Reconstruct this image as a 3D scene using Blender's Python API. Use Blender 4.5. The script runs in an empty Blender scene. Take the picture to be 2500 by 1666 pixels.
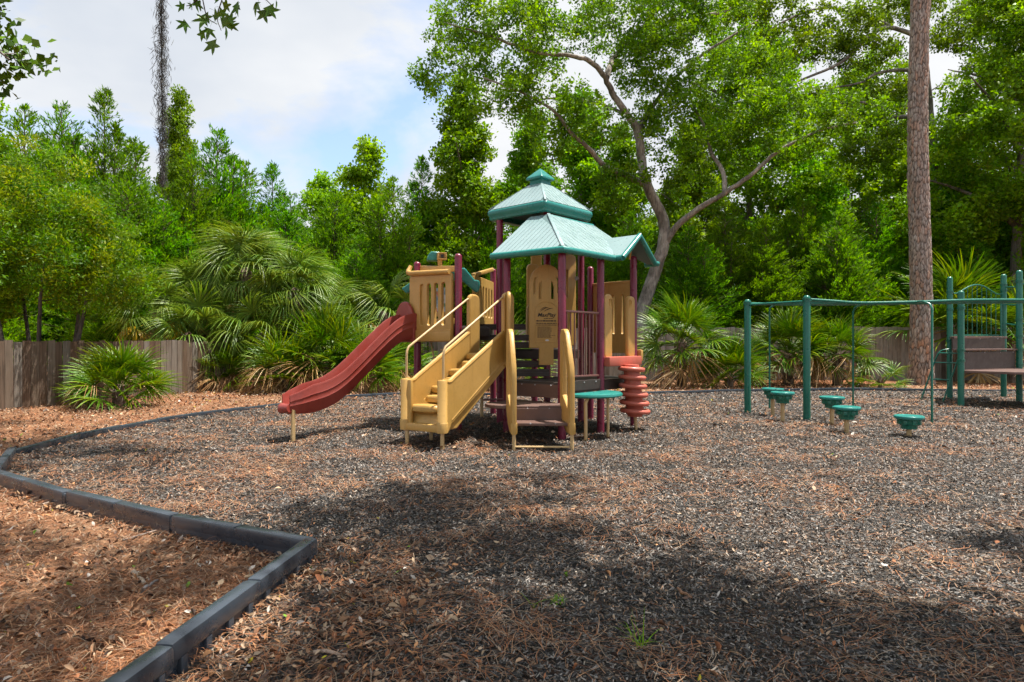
import bpy, bmesh, math, random
import numpy as np
from mathutils import Vector, Matrix, Euler
from mathutils.kdtree import KDTree

R = math.radians
random.seed(7)
rng = np.random.default_rng(7)
scene = bpy.context.scene
col = scene.collection

# ---------------------------------------------------------------- camera
U = 1.4                      # eye height in metres; the play set is measured in this unit
F = 1550.0                   # focal length of the photograph in its pixels (2500 wide)
cam_d = bpy.data.cameras.new('camera')
cam_d.sensor_width = 36.0
cam_d.lens = F / 2500 * 36.0
cam_d.clip_start = 0.05
cam_d.clip_end = 3000
cam = bpy.data.objects.new('camera', cam_d)
cam.location = (0, 0, U)
cam.rotation_euler = (R(90), 0, 0)
col.objects.link(cam)
scene.camera = cam

# ---------------------------------------------------------------- sky and sun
SUN = Vector((0.285, 0.05, 0.955)).normalized()
sun_el = math.asin(SUN.z)
sun_az = math.atan2(SUN.x, SUN.y)
world = bpy.data.worlds.new('World')
scene.world = world
world.use_nodes = True
wt = world.node_tree
wt.nodes.clear()


def N(t, kind, **kw):
    n = t.nodes.new(kind)
    for k, v in kw.items():
        setattr(n, k, v)
    return n


def vmath(t, op, a, b=None):
    n = N(t, 'ShaderNodeVectorMath', operation=op)
    for i, x in enumerate((a, b)):
        if x is None:
            continue
        if isinstance(x, (tuple, list)):
            n.inputs[i].default_value = x
        else:
            t.links.new(x, n.inputs[i])
    return n.outputs[0]


def fmath(t, op, a, b=None, clamp=False):
    n = N(t, 'ShaderNodeMath', operation=op)
    n.use_clamp = clamp
    for i, x in enumerate((a, b)):
        if x is None:
            continue
        if isinstance(x, (int, float)):
            n.inputs[i].default_value = x
        else:
            t.links.new(x, n.inputs[i])
    return n.outputs[0]


def noise(t, vec, scale, detail=4.0, rough=0.55, out='Fac', dist=0.0):
    n = N(t, 'ShaderNodeTexNoise')
    n.inputs['Scale'].default_value = scale
    n.inputs['Detail'].default_value = detail
    n.inputs['Roughness'].default_value = rough
    n.inputs['Distortion'].default_value = dist
    if vec is not None:
        t.links.new(vec, n.inputs['Vector'])
    return n.outputs[out]


def ramp(t, fac, stops):
    n = N(t, 'ShaderNodeValToRGB')
    cr = n.color_ramp
    while len(cr.elements) < len(stops):
        cr.elements.new(0.5)
    for e, (p, c) in zip(cr.elements, stops):
        e.position = p
        e.color = (c[0], c[1], c[2], 1) if not isinstance(c, (int, float)) else (c, c, c, 1)
    t.links.new(fac, n.inputs[0])
    return n.outputs[0]


def mixc(t, fac, a, b, blend='MIX'):
    n = N(t, 'ShaderNodeMix', data_type='RGBA', blend_type=blend)
    for sock, x in ((n.inputs[0], fac), (n.inputs[6], a), (n.inputs[7], b)):
        if isinstance(x, (int, float)):
            sock.default_value = x
        elif isinstance(x, (tuple, list)):
            sock.default_value = (x[0], x[1], x[2], 1)
        else:
            t.links.new(x, sock)
    return n.outputs[2]


sky = N(wt, 'ShaderNodeTexSky', sky_type='NISHITA')
sky.sun_disc = False
sky.sun_elevation = sun_el
sky.sun_rotation = sun_az
sky.air_density = 1.0
sky.dust_density = 1.2
sky.ozone_density = 1.5
tc = N(wt, 'ShaderNodeTexCoord')
sep = N(wt, 'ShaderNodeSeparateXYZ')
wt.links.new(tc.outputs['Generated'], sep.inputs[0])
zz = fmath(wt, 'ADD', fmath(wt, 'MAXIMUM', sep.outputs[2], 0.0), 0.22)
comb = N(wt, 'ShaderNodeCombineXYZ')
wt.links.new(fmath(wt, 'DIVIDE', sep.outputs[0], zz), comb.inputs[0])
wt.links.new(fmath(wt, 'DIVIDE', sep.outputs[1], zz), comb.inputs[1])
CLOUD_OFF = (5.1, 9.67, 0.0)
cv = vmath(wt, 'ADD', comb.outputs[0], CLOUD_OFF)
c1 = noise(wt, cv, 1.15, 7, 0.56, dist=0.3)
mask = ramp(wt, c1, [(0.355, 0.10), (0.495, 1.0)])
c2 = noise(wt, vmath(wt, 'ADD', cv, (7.7, 2.2, 1.0)), 1.6, 5, 0.5)
cloud = ramp(wt, c2, [(0.3, (2.65, 2.85, 3.15)), (0.65, (3.65, 3.7, 3.75))])
skyc = mixc(wt, mask, sky.outputs[0], cloud)
bg = N(wt, 'ShaderNodeBackground')
bg.inputs['Strength'].default_value = 0.14
wt.links.new(skyc, bg.inputs['Color'])
wo = N(wt, 'ShaderNodeOutputWorld')
wt.links.new(bg.outputs[0], wo.inputs['Surface'])

sun_d = bpy.data.lights.new('sun', 'SUN')
sun_d.energy = 5.0
sun_d.angle = R(0.55)
sun_d.color = (1.0, 0.94, 0.85)
sun = bpy.data.objects.new('sun', sun_d)
sun.rotation_euler = SUN.to_track_quat('Z', 'Y').to_euler()
sun.location = SUN * 60
col.objects.link(sun)

vs = scene.view_settings
vs.view_transform = 'Standard'
vs.look = 'None'
vs.exposure = 0.95
vs.gamma = 1.0
vs.use_curve_mapping = False
scene.render.engine = 'CYCLES'
scene.cycles.max_bounces = 5
scene.cycles.diffuse_bounces = 2
scene.cycles.glossy_bounces = 2
scene.cycles.transmission_bounces = 3
scene.cycles.transparent_max_bounces = 4
scene.cycles.use_light_tree = False
scene.cycles.use_adaptive_sampling = True
scene.cycles.adaptive_threshold = 0.02
scene.cycles.caustics_reflective = False
scene.cycles.caustics_refractive = False
scene.cycles.use_denoising = True
try:
    scene.cycles.denoiser = 'OPENIMAGEDENOISE'
    scene.cycles.denoising_input_passes = 'RGB_ALBEDO_NORMAL'
except Exception:
    pass


# ---------------------------------------------------------------- pixel -> place
def at(px, py, d):
    """place in metres seen at photograph pixel (px, py) at distance d in front of the eye"""
    return Vector(((px - 1250) / F * d, d, U - (py - 833) / F * d))


def on_ground(px, py, z=0.0):
    d = F * (U - z) / (py - 833)
    return Vector(((px - 1250) / F * d, d, z))


# ---------------------------------------------------------------- objects
def tag(o, label=None, cat=None, group=None, kind=None):
    if label:
        o['label'] = label
    if cat:
        o['category'] = cat
    if group:
        o['group'] = group
    if kind:
        o['kind'] = kind
    return o


def empty(name, loc=(0, 0, 0)):
    o = bpy.data.objects.new(name, None)
    o.location = loc
    o.empty_display_size = 0.2
    col.objects.link(o)
    return o


def link(name, me, mat=None, parent=None, matrix=None):
    o = bpy.data.objects.new(name, me)
    col.objects.link(o)
    if mat is not None and len(me.materials) == 0:
        me.materials.append(mat)
    if parent is not None:
        o.parent = parent
        if parent.parent is None and parent.type == 'EMPTY' and matrix is None:
            o.matrix_parent_inverse = Matrix.Translation(-Vector(parent.location))
    if matrix is not None:
        o.matrix_local = matrix
    return o


class MB:
    """collects shapes into one mesh, in world metres"""

    def __init__(self):
        self.bm = bmesh.new()

    def box(self, c, size, rz=0.0, bevel=0.0, rot=None):
        m = Matrix.Translation(Vector(c)) @ (rot.to_matrix().to_4x4() if rot is not None else Matrix.Rotation(rz, 4, 'Z'))
        r = bmesh.ops.create_cube(self.bm, size=1.0)
        vs_ = r['verts']
        bmesh.ops.scale(self.bm, vec=Vector(size), verts=vs_)
        if bevel > 0:
            es = list({e for v in vs_ for e in v.link_edges})
            rb = bmesh.ops.bevel(self.bm, geom=es, offset=min(bevel, min(size) * 0.45), segments=2, profile=0.6, affect='EDGES')
            vs_ = [v for v in rb['verts']]
            vs_ = list({v for f in rb['faces'] for v in f.verts} | set(v for v in vs_ if v.is_valid))
            seen = set(vs_)
            stack = list(vs_)
            while stack:
                v = stack.pop()
                for e in v.link_edges:
                    w = e.other_vert(v)
                    if w not in seen:
                        seen.add(w)
                        stack.append(w)
            vs_ = list(seen)
        bmesh.ops.transform(self.bm, matrix=m, verts=vs_)
        return self

    def bar(self, a, b, w, h, bevel=0.0, up=(0, 0, 1)):
        a, b = Vector(a), Vector(b)
        d = b - a
        x = d.normalized()
        y = Vector(up).cross(x)
        if y.length < 1e-5:
            y = Vector((0, 1, 0)).cross(x)
        y.normalize()
        z = x.cross(y)
        rot = Matrix((x, y, z)).transposed()
        self.box((a + b) / 2, (d.length, w, h), bevel=bevel, rot=rot.to_quaternion())
        return self

    def tube(self, pts, rad, seg=10, caps=True):
        pts = [Vector(p) for p in pts]
        n = len(pts)
        rads = rad if isinstance(rad, (list, tuple)) else [rad] * n
        rings = []
        prev = None
        for i, p in enumerate(pts):
            t = (pts[min(i + 1, n - 1)] - pts[max(i - 1, 0)])
            if t.length < 1e-9:
                t = Vector((0, 0, 1))
            t.normalize()
            if prev is None:
                a = Vector((0, 0, 1)) if abs(t.z) < 0.9 else Vector((1, 0, 0))
                nrm = (a - t * a.dot(t)).normalized()
            else:
                nrm = prev - t * prev.dot(t)
                if nrm.length < 1e-6:
                    nrm = t.orthogonal()
                nrm.normalize()
            prev = nrm
            bi = t.cross(nrm)
            rings.append([self.bm.verts.new(p + (nrm * math.cos(2 * math.pi * k / seg) + bi * math.sin(2 * math.pi * k / seg)) * rads[i]) for k in range(seg)])
        for i in range(n - 1):
            for k in range(seg):
                self.bm.faces.new((rings[i][k], rings[i][(k + 1) % seg], rings[i + 1][(k + 1) % seg], rings[i + 1][k]))
        if caps:
            self.bm.faces.new(rings[0][::-1])
            self.bm.faces.new(rings[-1])
        return self

    def loft(self, rings, closed=True, cap0=True, cap1=True):
        vr = [[self.bm.verts.new(Vector(p)) for p in r] for r in rings]
        m = len(vr[0])
        for i in range(len(vr) - 1):
            for k in range(m if closed else m - 1):
                self.bm.faces.new((vr[i][k], vr[i][(k + 1) % m], vr[i + 1][(k + 1) % m], vr[i + 1][k]))
        if cap0:
            self.bm.faces.new(vr[0][::-1])
        if cap1:
            self.bm.faces.new(vr[-1])
        return self

    def lathe(self, prof, origin=(0, 0, 0), seg=24, squash=(1, 1), rot=None):
        o = Vector(origin)
        rings = []
        for r, z in prof:
            ring = []
            for k in range(seg):
                p = Vector((math.cos(2 * math.pi * k / seg) * r * squash[0], math.sin(2 * math.pi * k / seg) * r * squash[1], z))
                if rot is not None:
                    p = rot @ p
                ring.append(o + p)
            rings.append(ring)
        return self.loft(rings)

    def poly(self, pts):
        self.bm.faces.new([self.bm.verts.new(Vector(p)) for p in pts])
        return self

    def prism(self, pts, vec):
        """closed outline extruded along vec"""
        v = Vector(vec)
        return self.loft([[Vector(p) for p in pts], [Vector(p) + v for p in pts]])

    def build(self, name, mat, parent=None, smooth=True, bevel=0.0):
        bmesh.ops.recalc_face_normals(self.bm, faces=self.bm.faces[:])
        me = bpy.data.meshes.new(name)
        self.bm.to_mesh(me)
        self.bm.free()
        if smooth:
            me.shade_smooth()
            me.set_sharp_from_angle(angle=R(42))
        o = link(name, me, mat, parent)
        if bevel:
            b = o.modifiers.new('bevel', 'BEVEL')
            b.width = bevel
            b.segments = 2
            b.limit_method = 'ANGLE'
            b.angle_limit = R(50)
        return o


def np_mesh(name, V, Fq, colr=None, smooth=False):
    """mesh from arrays: V (n,3), Fq (m,k) all k-gons, colr (n,3) stored as the attribute 'tint'"""
    me = bpy.data.meshes.new(name)
    V = np.ascontiguousarray(V, dtype=np.float32)
    Fq = np.ascontiguousarray(Fq, dtype=np.int32)
    m, k = Fq.shape
    me.vertices.add(len(V))
    me.vertices.foreach_set('co', V.ravel())
    me.loops.add(m * k)
    me.loops.foreach_set('vertex_index', Fq.ravel())
    me.polygons.add(m)
    me.polygons.foreach_set('loop_start', np.arange(0, m * k, k, dtype=np.int32))
    try:
        me.polygons.foreach_set('loop_total', np.full(m, k, dtype=np.int32))
    except Exception:
        pass
    if colr is not None:
        at_ = me.color_attributes.new('tint', 'FLOAT_COLOR', 'POINT')
        c4 = np.ones((len(V), 4), dtype=np.float32)
        c4[:, :3] = colr
        at_.data.foreach_set('color', c4.ravel())
    me.update(calc_edges=True)
    if smooth:
        me.shade_smooth()
    return me


def panel2d(outer, holes, thick, bevel, matrix, name, mat, parent):
    """flat moulded panel: 2D outline with holes, given thickness and rounded edges; matrix maps (x, y, 0) into the place"""
    cu = bpy.data.curves.new(name, 'CURVE')
    cu.dimensions = '2D'
    cu.fill_mode = 'BOTH'
    cu.extrude = max(thick / 2 - bevel, 0.001)
    cu.bevel_depth = bevel
    cu.bevel_resolution = 1
    for loop in [outer] + holes:
        sp = cu.splines.new('POLY')
        sp.points.add(len(loop) - 1)
        for p, q in zip(sp.points, loop):
            p.co = (q[0], q[1], 0, 1)
        sp.use_cyclic_u = True
    tmp = bpy.data.objects.new('tmp', cu)
    col.objects.link(tmp)
    dg = bpy.context.evaluated_depsgraph_get()
    me = bpy.data.meshes.new_from_object(tmp.evaluated_get(dg))
    bpy.data.objects.remove(tmp)
    me.transform(matrix)
    me.materials.clear()
    me.shade_smooth()
    me.set_sharp_from_angle(angle=R(35))
    return link(name, me, mat, parent)


def text_mesh(body, size, matrix, name, mat, parent, shear=0.0, depth=0.001, bold=0.0):
    cu = bpy.data.curves.new(name, 'FONT')
    cu.body = body
    cu.size = size
    cu.align_x = 'CENTER'
    cu.shear = shear
    cu.extrude = depth
    cu.offset = bold
    tmp = bpy.data.objects.new('tmp', cu)
    col.objects.link(tmp)
    dg = bpy.context.evaluated_depsgraph_get()
    me = bpy.data.meshes.new_from_object(tmp.evaluated_get(dg))
    bpy.data.objects.remove(tmp)
    me.transform(matrix)
    me.materials.clear()
    return link(name, me, mat, parent)


def plane_matrix(origin, xdir, zdir=(0, 0, 1)):
    """maps (x, y, 0) to origin + x*xdir + y*zdir"""
    x = Vector(xdir).normalized()
    y = Vector(zdir).normalized()
    n = x.cross(y)
    m = Matrix((x, y, n)).transposed().to_4x4()
    m.translation = Vector(origin)
    return m


def rrect(x0, y0, x1, y1, r, n=5):
    out = []
    for cx, cy, a0 in ((x1 - r, y1 - r, 0), (x0 + r, y1 - r, 90), (x0 + r, y0 + r, 180), (x1 - r, y0 + r, 270)):
        for k in range(n + 1):
            a = R(a0 + 90 * k / n)
            out.append((cx + r * math.cos(a), cy + r * math.sin(a)))
    return out


# ---------------------------------------------------------------- materials
def new_mat(name):
    m = bpy.data.materials.new(name)
    m.use_nodes = True
    t = m.node_tree
    t.nodes.clear()
    return m, t


def finish(t, shader):
    o = N(t, 'ShaderNodeOutputMaterial')
    t.links.new(shader, o.inputs['Surface'])


def principled(t, base, rough=0.5, spec=0.5, metal=0.0, bump=None, bump_strength=0.2, bump_dist=0.01):
    p = N(t, 'ShaderNodeBsdfPrincipled')
    for sock, x in (('Base Color', base), ('Roughness', rough), ('Metallic', metal), ('Specular IOR Level', spec)):
        s = p.inputs[sock]
        if isinstance(x, (int, float)):
            s.default_value = x
        elif isinstance(x, (tuple, list)):
            s.default_value = (x[0], x[1], x[2], 1)
        else:
            t.links.new(x, s)
    if bump is not None:
        b = N(t, 'ShaderNodeBump')
        b.inputs['Strength'].default_value = bump_strength
        b.inputs['Distance'].default_value = bump_dist
        t.links.new(bump, b.inputs['Height'])
        t.links.new(b.outputs[0], p.inputs['Normal'])
    return p.outputs[0]


def objcoord(t):
    return N(t, 'ShaderNodeTexCoord').outputs['Object']


def plastic(name, c, rough=0.38, fade=0.25, dirt=0.35, spec=0.5):
    """weathered moulded plastic or powder coat: sun-faded cloudiness, grime specks, faint orange-peel"""
    m, t = new_mat(name)
    co = objcoord(t)
    big = noise(t, co, 2.3, 4, 0.6)
    fine = noise(t, co, 26, 5, 0.65)
    streak = N(t, 'ShaderNodeMapping')
    streak.inputs['Scale'].default_value = (14, 14, 1.2)
    t.links.new(co, streak.inputs['Vector'])
    st = noise(t, streak.outputs[0], 1.0, 4, 0.6)
    pale = tuple(min(1, x * 1.25 + 0.05) for x in c)
    dark = tuple(x * 0.55 + 0.004 for x in c)
    c0 = mixc(t, fmath(t, 'MULTIPLY', ramp(t, big, [(0.35, 0), (0.7, 1)]), fade), c, pale)
    c1_ = mixc(t, fmath(t, 'MULTIPLY', ramp(t, fine, [(0.55, 0), (0.75, 1)]), dirt), c0, dark)
    c2_ = mixc(t, fmath(t, 'MULTIPLY', ramp(t, st, [(0.55, 0), (0.8, 1)]), dirt), c1_, dark)
    rr = ramp(t, noise(t, co, 9, 4, 0.6), [(0.3, rough - 0.08), (0.7, rough + 0.12)])
    finish(t, principled(t, c2_, rr, spec, bump=noise(t, co, 140, 2, 0.5), bump_strength=0.08, bump_dist=0.004))
    return m


def leafy(name, mul=(1.4, 1.32, 0.8), trans=0.35, rough=0.5, vary=0.25, spec=0.35):
    """foliage: colour from the 'tint' attribute, shifted a little from plant to plant, part of the light passing through"""
    m, t = new_mat(name)
    a = N(t, 'ShaderNodeAttribute', attribute_name='tint')
    oi = N(t, 'ShaderNodeObjectInfo')
    hs = N(t, 'ShaderNodeHueSaturation')
    t.links.new(mixc(t, 1.0, a.outputs['Color'], mul, 'MULTIPLY'), hs.inputs['Color'])
    hs.inputs['Saturation'].default_value = 1.18
    t.links.new(fmath(t, 'ADD', fmath(t, 'MULTIPLY', oi.outputs['Random'], 0.03), 0.485), hs.inputs['Hue'])
    t.links.new(fmath(t, 'ADD', fmath(t, 'MULTIPLY', oi.outputs['Random'], vary), 1.0 - vary / 2), hs.inputs['Value'])
    p = principled(t, hs.outputs[0], rough, spec)
    tr = N(t, 'ShaderNodeBsdfTranslucent')
    t.links.new(mixc(t, 1.0, hs.outputs[0], (1.25, 1.15, 0.55), 'MULTIPLY'), tr.inputs['Color'])
    mx = N(t, 'ShaderNodeMixShader')
    mx.inputs[0].default_value = trans
    t.links.new(p, mx.inputs[1])
    t.links.new(tr.outputs[0], mx.inputs[2])
    finish(t, mx.outputs[0])
    return m


def tinted(name, rough=0.7, spec=0.3, fine=30, ridged=False):
    m, t = new_mat(name)
    a = N(t, 'ShaderNodeAttribute', attribute_name='tint')
    if ridged:
        mp = N(t, 'ShaderNodeMapping')
        mp.inputs['Scale'].default_value = (1, 1, 0.22)
        t.links.new(objcoord(t), mp.inputs['Vector'])
        f = noise(t, mp.outputs[0], fine, 5, 0.65, dist=0.6)
        c = mixc(t, 1.0, a.outputs['Color'], ramp(t, f, [(0.3, 0.4), (0.5, 0.95), (0.7, 1.35)]), 'MULTIPLY')
        finish(t, principled(t, c, rough, spec, bump=f, bump_strength=0.9, bump_dist=0.05))
        return m
    c = a.outputs['Color']
    finish(t, principled(t, c, rough, spec))
    return m


M = {}
M['tan'] = plastic('tan_plastic', (0.46, 0.27, 0.066), 0.42, 0.45, 0.40)
M['tan_pipe'] = plastic('tan_pipe', (0.52, 0.36, 0.17), 0.4, 0.3, 0.3)
M['teal'] = plastic('teal_plastic', (0.010, 0.19, 0.165), 0.3, 0.35, 0.2)
M['teal_roof'] = plastic('weathered_teal_roof', (0.215, 0.315, 0.32), 0.30, 0.35, 0.05, spec=0.9)
M['roof_groove'] = plastic('grimy_shaded_roof_groove', (0.09, 0.16, 0.16), 0.6, 0.2, 0.3)  # groove grime, also darkened to stand in for weak shading between boards
M['green'] = plastic('green_powder_coat', (0.004, 0.135, 0.09), 0.3, 0.3, 0.25)
M['maroon'] = plastic('maroon_powder_coat', (0.17, 0.009, 0.038), 0.3, 0.3, 0.2)
M['red'] = plastic('red_plastic', (0.25, 0.034, 0.022), 0.36, 0.5, 0.4)
M['orange_red'] = plastic('faded_red_plastic', (0.48, 0.115, 0.075), 0.4, 0.4, 0.25)
M['brown'] = plastic('brown_coated_steel', (0.13, 0.074, 0.058), 0.45, 0.3, 0.3)
M['bars'] = plastic('brown_bars', (0.16, 0.065, 0.055), 0.4, 0.2, 0.3)
M['dark'] = plastic('dark_coated_deck', (0.042, 0.029, 0.023), 0.5, 0.3, 0.3)
M['edging'] = plastic('black_plastic_edging', (0.026, 0.036, 0.050), 0.28, 0.5, 0.3, spec=0.8)
M['ink'] = plastic('dark_print', (0.02, 0.018, 0.014), 0.6, 0.0, 0.0)
M['white'] = plastic('white_print', (0.6, 0.6, 0.58), 0.5, 0.1, 0.2)
M['steel'] = plastic('bolt_steel', (0.35, 0.35, 0.36), 0.3, 0.1, 0.3)
M['leaf'] = leafy('broad_leaves', mul=(1.6, 1.5, 0.8), trans=0.5)
M['dark_leaf'] = leafy('low_translucency_leaves', trans=0.10, rough=0.4)  # little light passes through, so these leaves read as dark silhouettes
M['cedar'] = leafy('cedar_sprays', mul=(1.75, 1.6, 0.75), trans=0.52, rough=0.65)
M['palm'] = leafy('palm_leaflets', mul=(1.5, 1.42, 1.0), trans=0.32, rough=0.42, vary=0.18, spec=0.45)
M['thatch'] = leafy('dead_leaflets', mul=(1.25, 1.2, 1.1), trans=0.15, rough=0.75, vary=0.3)
M['bark'] = tinted('bark', 0.85, 0.2, 16, True)
M['litter'] = tinted('leaf_litter', 0.75, 0.25, 60)
M['rubber'] = tinted('rubber_chips', 0.55, 0.35, 60)

# ================================================================ ground
def vnoise(x, y, seed=0):
    """smooth value noise in 0..1"""
    x = np.asarray(x, dtype=np.float64)
    y = np.asarray(y, dtype=np.float64)
    xi = np.floor(x)
    yi = np.floor(y)
    fx = x - xi
    fy = y - yi
    fx = fx * fx * (3 - 2 * fx)
    fy = fy * fy * (3 - 2 * fy)

    def h(a, b):
        s = np.sin(a * 127.1 + b * 311.7 + seed * 74.7) * 43758.5453
        return s - np.floor(s)
    return (h(xi, yi) * (1 - fx) + h(xi + 1, yi) * fx) * (1 - fy) + (h(xi, yi + 1) * (1 - fx) + h(xi + 1, yi + 1) * fx) * fy


def ground_h(x, y):
    x = np.asarray(x, dtype=np.float64)
    y = np.asarray(y, dtype=np.float64)
    near = np.exp(-((x / 40.0) ** 2 + ((y - 8) / 40.0) ** 2))
    hollow = 0.055 * np.exp(-((x + 3.35) ** 2 + (y - 8.75) ** 2) / 0.30) + 0.04 * np.exp(-((x - 0.38) ** 2 + (y - 7.75) ** 2) / 0.18) + 0.04 * np.exp(-((x + 1.3) ** 2 + (y - 8.15) ** 2) / 0.15)
    return -hollow + near * (0.05 * (vnoise(x * 0.55, y * 0.55, 1) - 0.5) + 0.03 * (vnoise(x * 1.9, y * 1.9, 2) - 0.5))


def gh(x, y):
    return float(ground_h(x, y))


def graded(a, b, fine, lim):
    out = [a]
    v = a
    while v < b:
        v += fine
        out.append(v)
    step = fine
    hi = []
    while v < lim:
        step *= 1.35
        v += step
        hi.append(v)
    lo = []
    v = a
    step = fine
    while v > -lim:
        step *= 1.35
        v -= step
        lo.append(v)
    return np.array(lo[::-1] + out + hi)


def litter_ground_mat():
    m, t = new_mat('needle_litter')
    co = objcoord(t)
    big = noise(t, co, 0.35, 4, 0.6)
    mid = noise(t, co, 3.0, 5, 0.65)
    fine = noise(t, co, 45, 6, 0.7)
    mp = N(t, 'ShaderNodeMapping')
    mp.inputs['Scale'].default_value = (90, 14, 30)
    mp.inputs['Rotation'].default_value = (0, 0, 0.6)
    t.links.new(vmath(t, 'ADD', co, N_warp(t, co)), mp.inputs['Vector'])
    streak = noise(t, mp.outputs[0], 1.0, 4, 0.6)
    a = ramp(t, mid, [(0.3, (0.16, 0.075, 0.04)), (0.5, (0.34, 0.18, 0.095)), (0.72, (0.50, 0.32, 0.20))])
    b = mixc(t, ramp(t, big, [(0.4, 0), (0.62, 1)]), a, (0.33, 0.125, 0.05))
    c = mixc(t, 1.0, b, ramp(t, fine, [(0.30, 0.12), (0.5, 0.7), (0.72, 1.35)]), 'MULTIPLY')  # hollows darkened in the colour, standing in for shade between litter bits
    d = mixc(t, 1.0, c, ramp(t, streak, [(0.3, 0.45), (0.6, 1.25)]), 'MULTIPLY')
    finish(t, principled(t, d, 0.85, 0.2, bump=fine, bump_strength=0.9, bump_dist=0.02))
    return m


def N_warp(t, co):
    n = noise(t, co, 3.0, 3, 0.5, out='Color')
    return vmath(t, 'MULTIPLY', vmath(t, 'SUBTRACT', n, (0.5, 0.5, 0.5)), (0.25, 0.25, 0.0))


def rubber_ground_mat():
    m, t = new_mat('rubber_mulch')
    co = objcoord(t)
    v = N(t, 'ShaderNodeTexVoronoi', feature='F1')
    v.inputs['Scale'].default_value = 38
    v.inputs['Randomness'].default_value = 1.0
    t.links.new(vmath(t, 'ADD', co, N_warp(t, co)), v.inputs['Vector'])
    sepv = N(t, 'ShaderNodeSeparateColor')
    t.links.new(v.outputs['Color'], sepv.inputs[0])
    chip = ramp(t, sepv.outputs[0], [(0.0, (0.012, 0.011, 0.010)), (0.4, (0.040, 0.036, 0.033)), (0.75, (0.10, 0.087, 0.074)), (0.97, (0.26, 0.19, 0.13))])
    cr = mixc(t, ramp(t, v.outputs['Distance'], [(0.35, 0), (0.75, 1)]), chip, (0.012, 0.011, 0.010))  # cell edges painted near black as the self-shadow between chips
    mid = noise(t, co, 1.1, 6, 0.7)
    fine = noise(t, co, 30, 5, 0.7)
    speck = fmath(t, 'MULTIPLY', ramp(t, mid, [(0.42, 0), (0.75, 1)]), ramp(t, fine, [(0.45, 0), (0.6, 1)]))
    c = mixc(t, fmath(t, 'MULTIPLY', speck, 0.6), cr, (0.32, 0.15, 0.075))
    finish(t, principled(t, c, 0.7, 0.35, bump=fmath(t, 'SUBTRACT', fine, v.outputs['Distance']), bump_strength=1.0, bump_dist=0.03))
    return m


gx, gy = graded(-14, 14, 0.35, 900), graded(-4, 24, 0.35, 900)
GX, GY = np.meshgrid(gx, gy, indexing='ij')
V = np.stack([GX.ravel(), GY.ravel(), ground_h(GX, GY).ravel()], 1)
nx, ny = len(gx), len(gy)
idx = np.arange(nx * ny).reshape(nx, ny)
Fq = np.stack([idx[:-1, :-1].ravel(), idx[1:, :-1].ravel(), idx[1:, 1:].ravel(), idx[:-1, 1:].ravel()], 1)
ground = link('ground', np_mesh('ground', V, Fq, smooth=True), litter_ground_mat())
tag(ground, 'brown pine needle and leaf litter ground round the playground', 'ground', kind='structure')

# border of the play area: corners of the plastic edging, metres
BORDER = [(-1.62, 0.35), (-1.384, 2.52), (-1.233, 3.90), (-2.363, 4.46), (-3.60, 5.17), (-4.95, 6.03), (-5.94, 7.57), (-6.15, 8.99), (-6.10, 9.88),
          (-6.00, 10.77), (-5.78, 11.7), (-4.93, 13.64), (-4.0, 15.5), (-3.04, 16.2), (0.0, 16.3), (3.27, 16.4), (5.6, 17.3), (10.0, 17.9), (13.5, 17.4), (18.0, 15.5)]
BORDER = [(x_ * 1.02, y_ * 1.02) if i_ < 6 else (x_, y_) for i_, (x_, y_) in enumerate(BORDER)]
BTOP = [0.17, 0.175, 0.175, 0.175, 0.175, 0.165, 0.13, 0.10, 0.09, 0.085, 0.085, 0.085, 0.09, 0.085, 0.08, 0.085, 0.085, 0.085, 0.08, 0.08]
POLY = np.array(BORDER + [(18.0, -4.0), (-1.8, -4.0)])


def inside(x, y):
    x = np.asarray(x)
    y = np.asarray(y)
    r = np.zeros(x.shape, bool)
    n = len(POLY)
    for i in range(n):
        x1, y1 = POLY[i]
        x2, y2 = POLY[(i + 1) % n]
        cnd = ((y1 > y) != (y2 > y))
        with np.errstate(divide='ignore', invalid='ignore'):
            xi = (x2 - x1) * (y - y1) / (y2 - y1 + 1e-12) + x1
        r ^= cnd & (x < xi)
    return r


cs = 0.1
cx = np.arange(-6.4, 18.0, cs)
cy = np.arange(-4.0, 18.2, cs)
CX, CY = np.meshgrid(cx, cy, indexing='ij')
ins = inside(CX + cs / 2, CY + cs / 2)
vid = np.arange((len(cx) + 1) * (len(cy) + 1)).reshape(len(cx) + 1, len(cy) + 1)
fi, fj = np.nonzero(ins)
Fq = np.stack([vid[fi, fj], vid[fi + 1, fj], vid[fi + 1, fj + 1], vid[fi, fj + 1]], 1)
VX, VY = np.meshgrid(np.append(cx, cx[-1] + cs), np.append(cy, cy[-1] + cs), indexing='ij')
allV = np.stack([VX.ravel(), VY.ravel(), ground_h(VX, VY).ravel() + 0.012], 1)
used = np.unique(Fq)
remap = np.zeros(len(allV), int)
remap[used] = np.arange(len(used))
mulch = link('rubber_mulch', np_mesh('rubber_mulch', allV[used], remap[Fq], smooth=True), rubber_ground_mat())
tag(mulch, 'dark shredded rubber mulch of the play area', 'ground', kind='structure')

# ---------------------------------------------------------------- border timbers
border = empty('playground_border', (BORDER[2][0], BORDER[2][1], 0))
tag(border, 'low black plastic edging timbers joined end to end round the mulch', 'edging')


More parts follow.
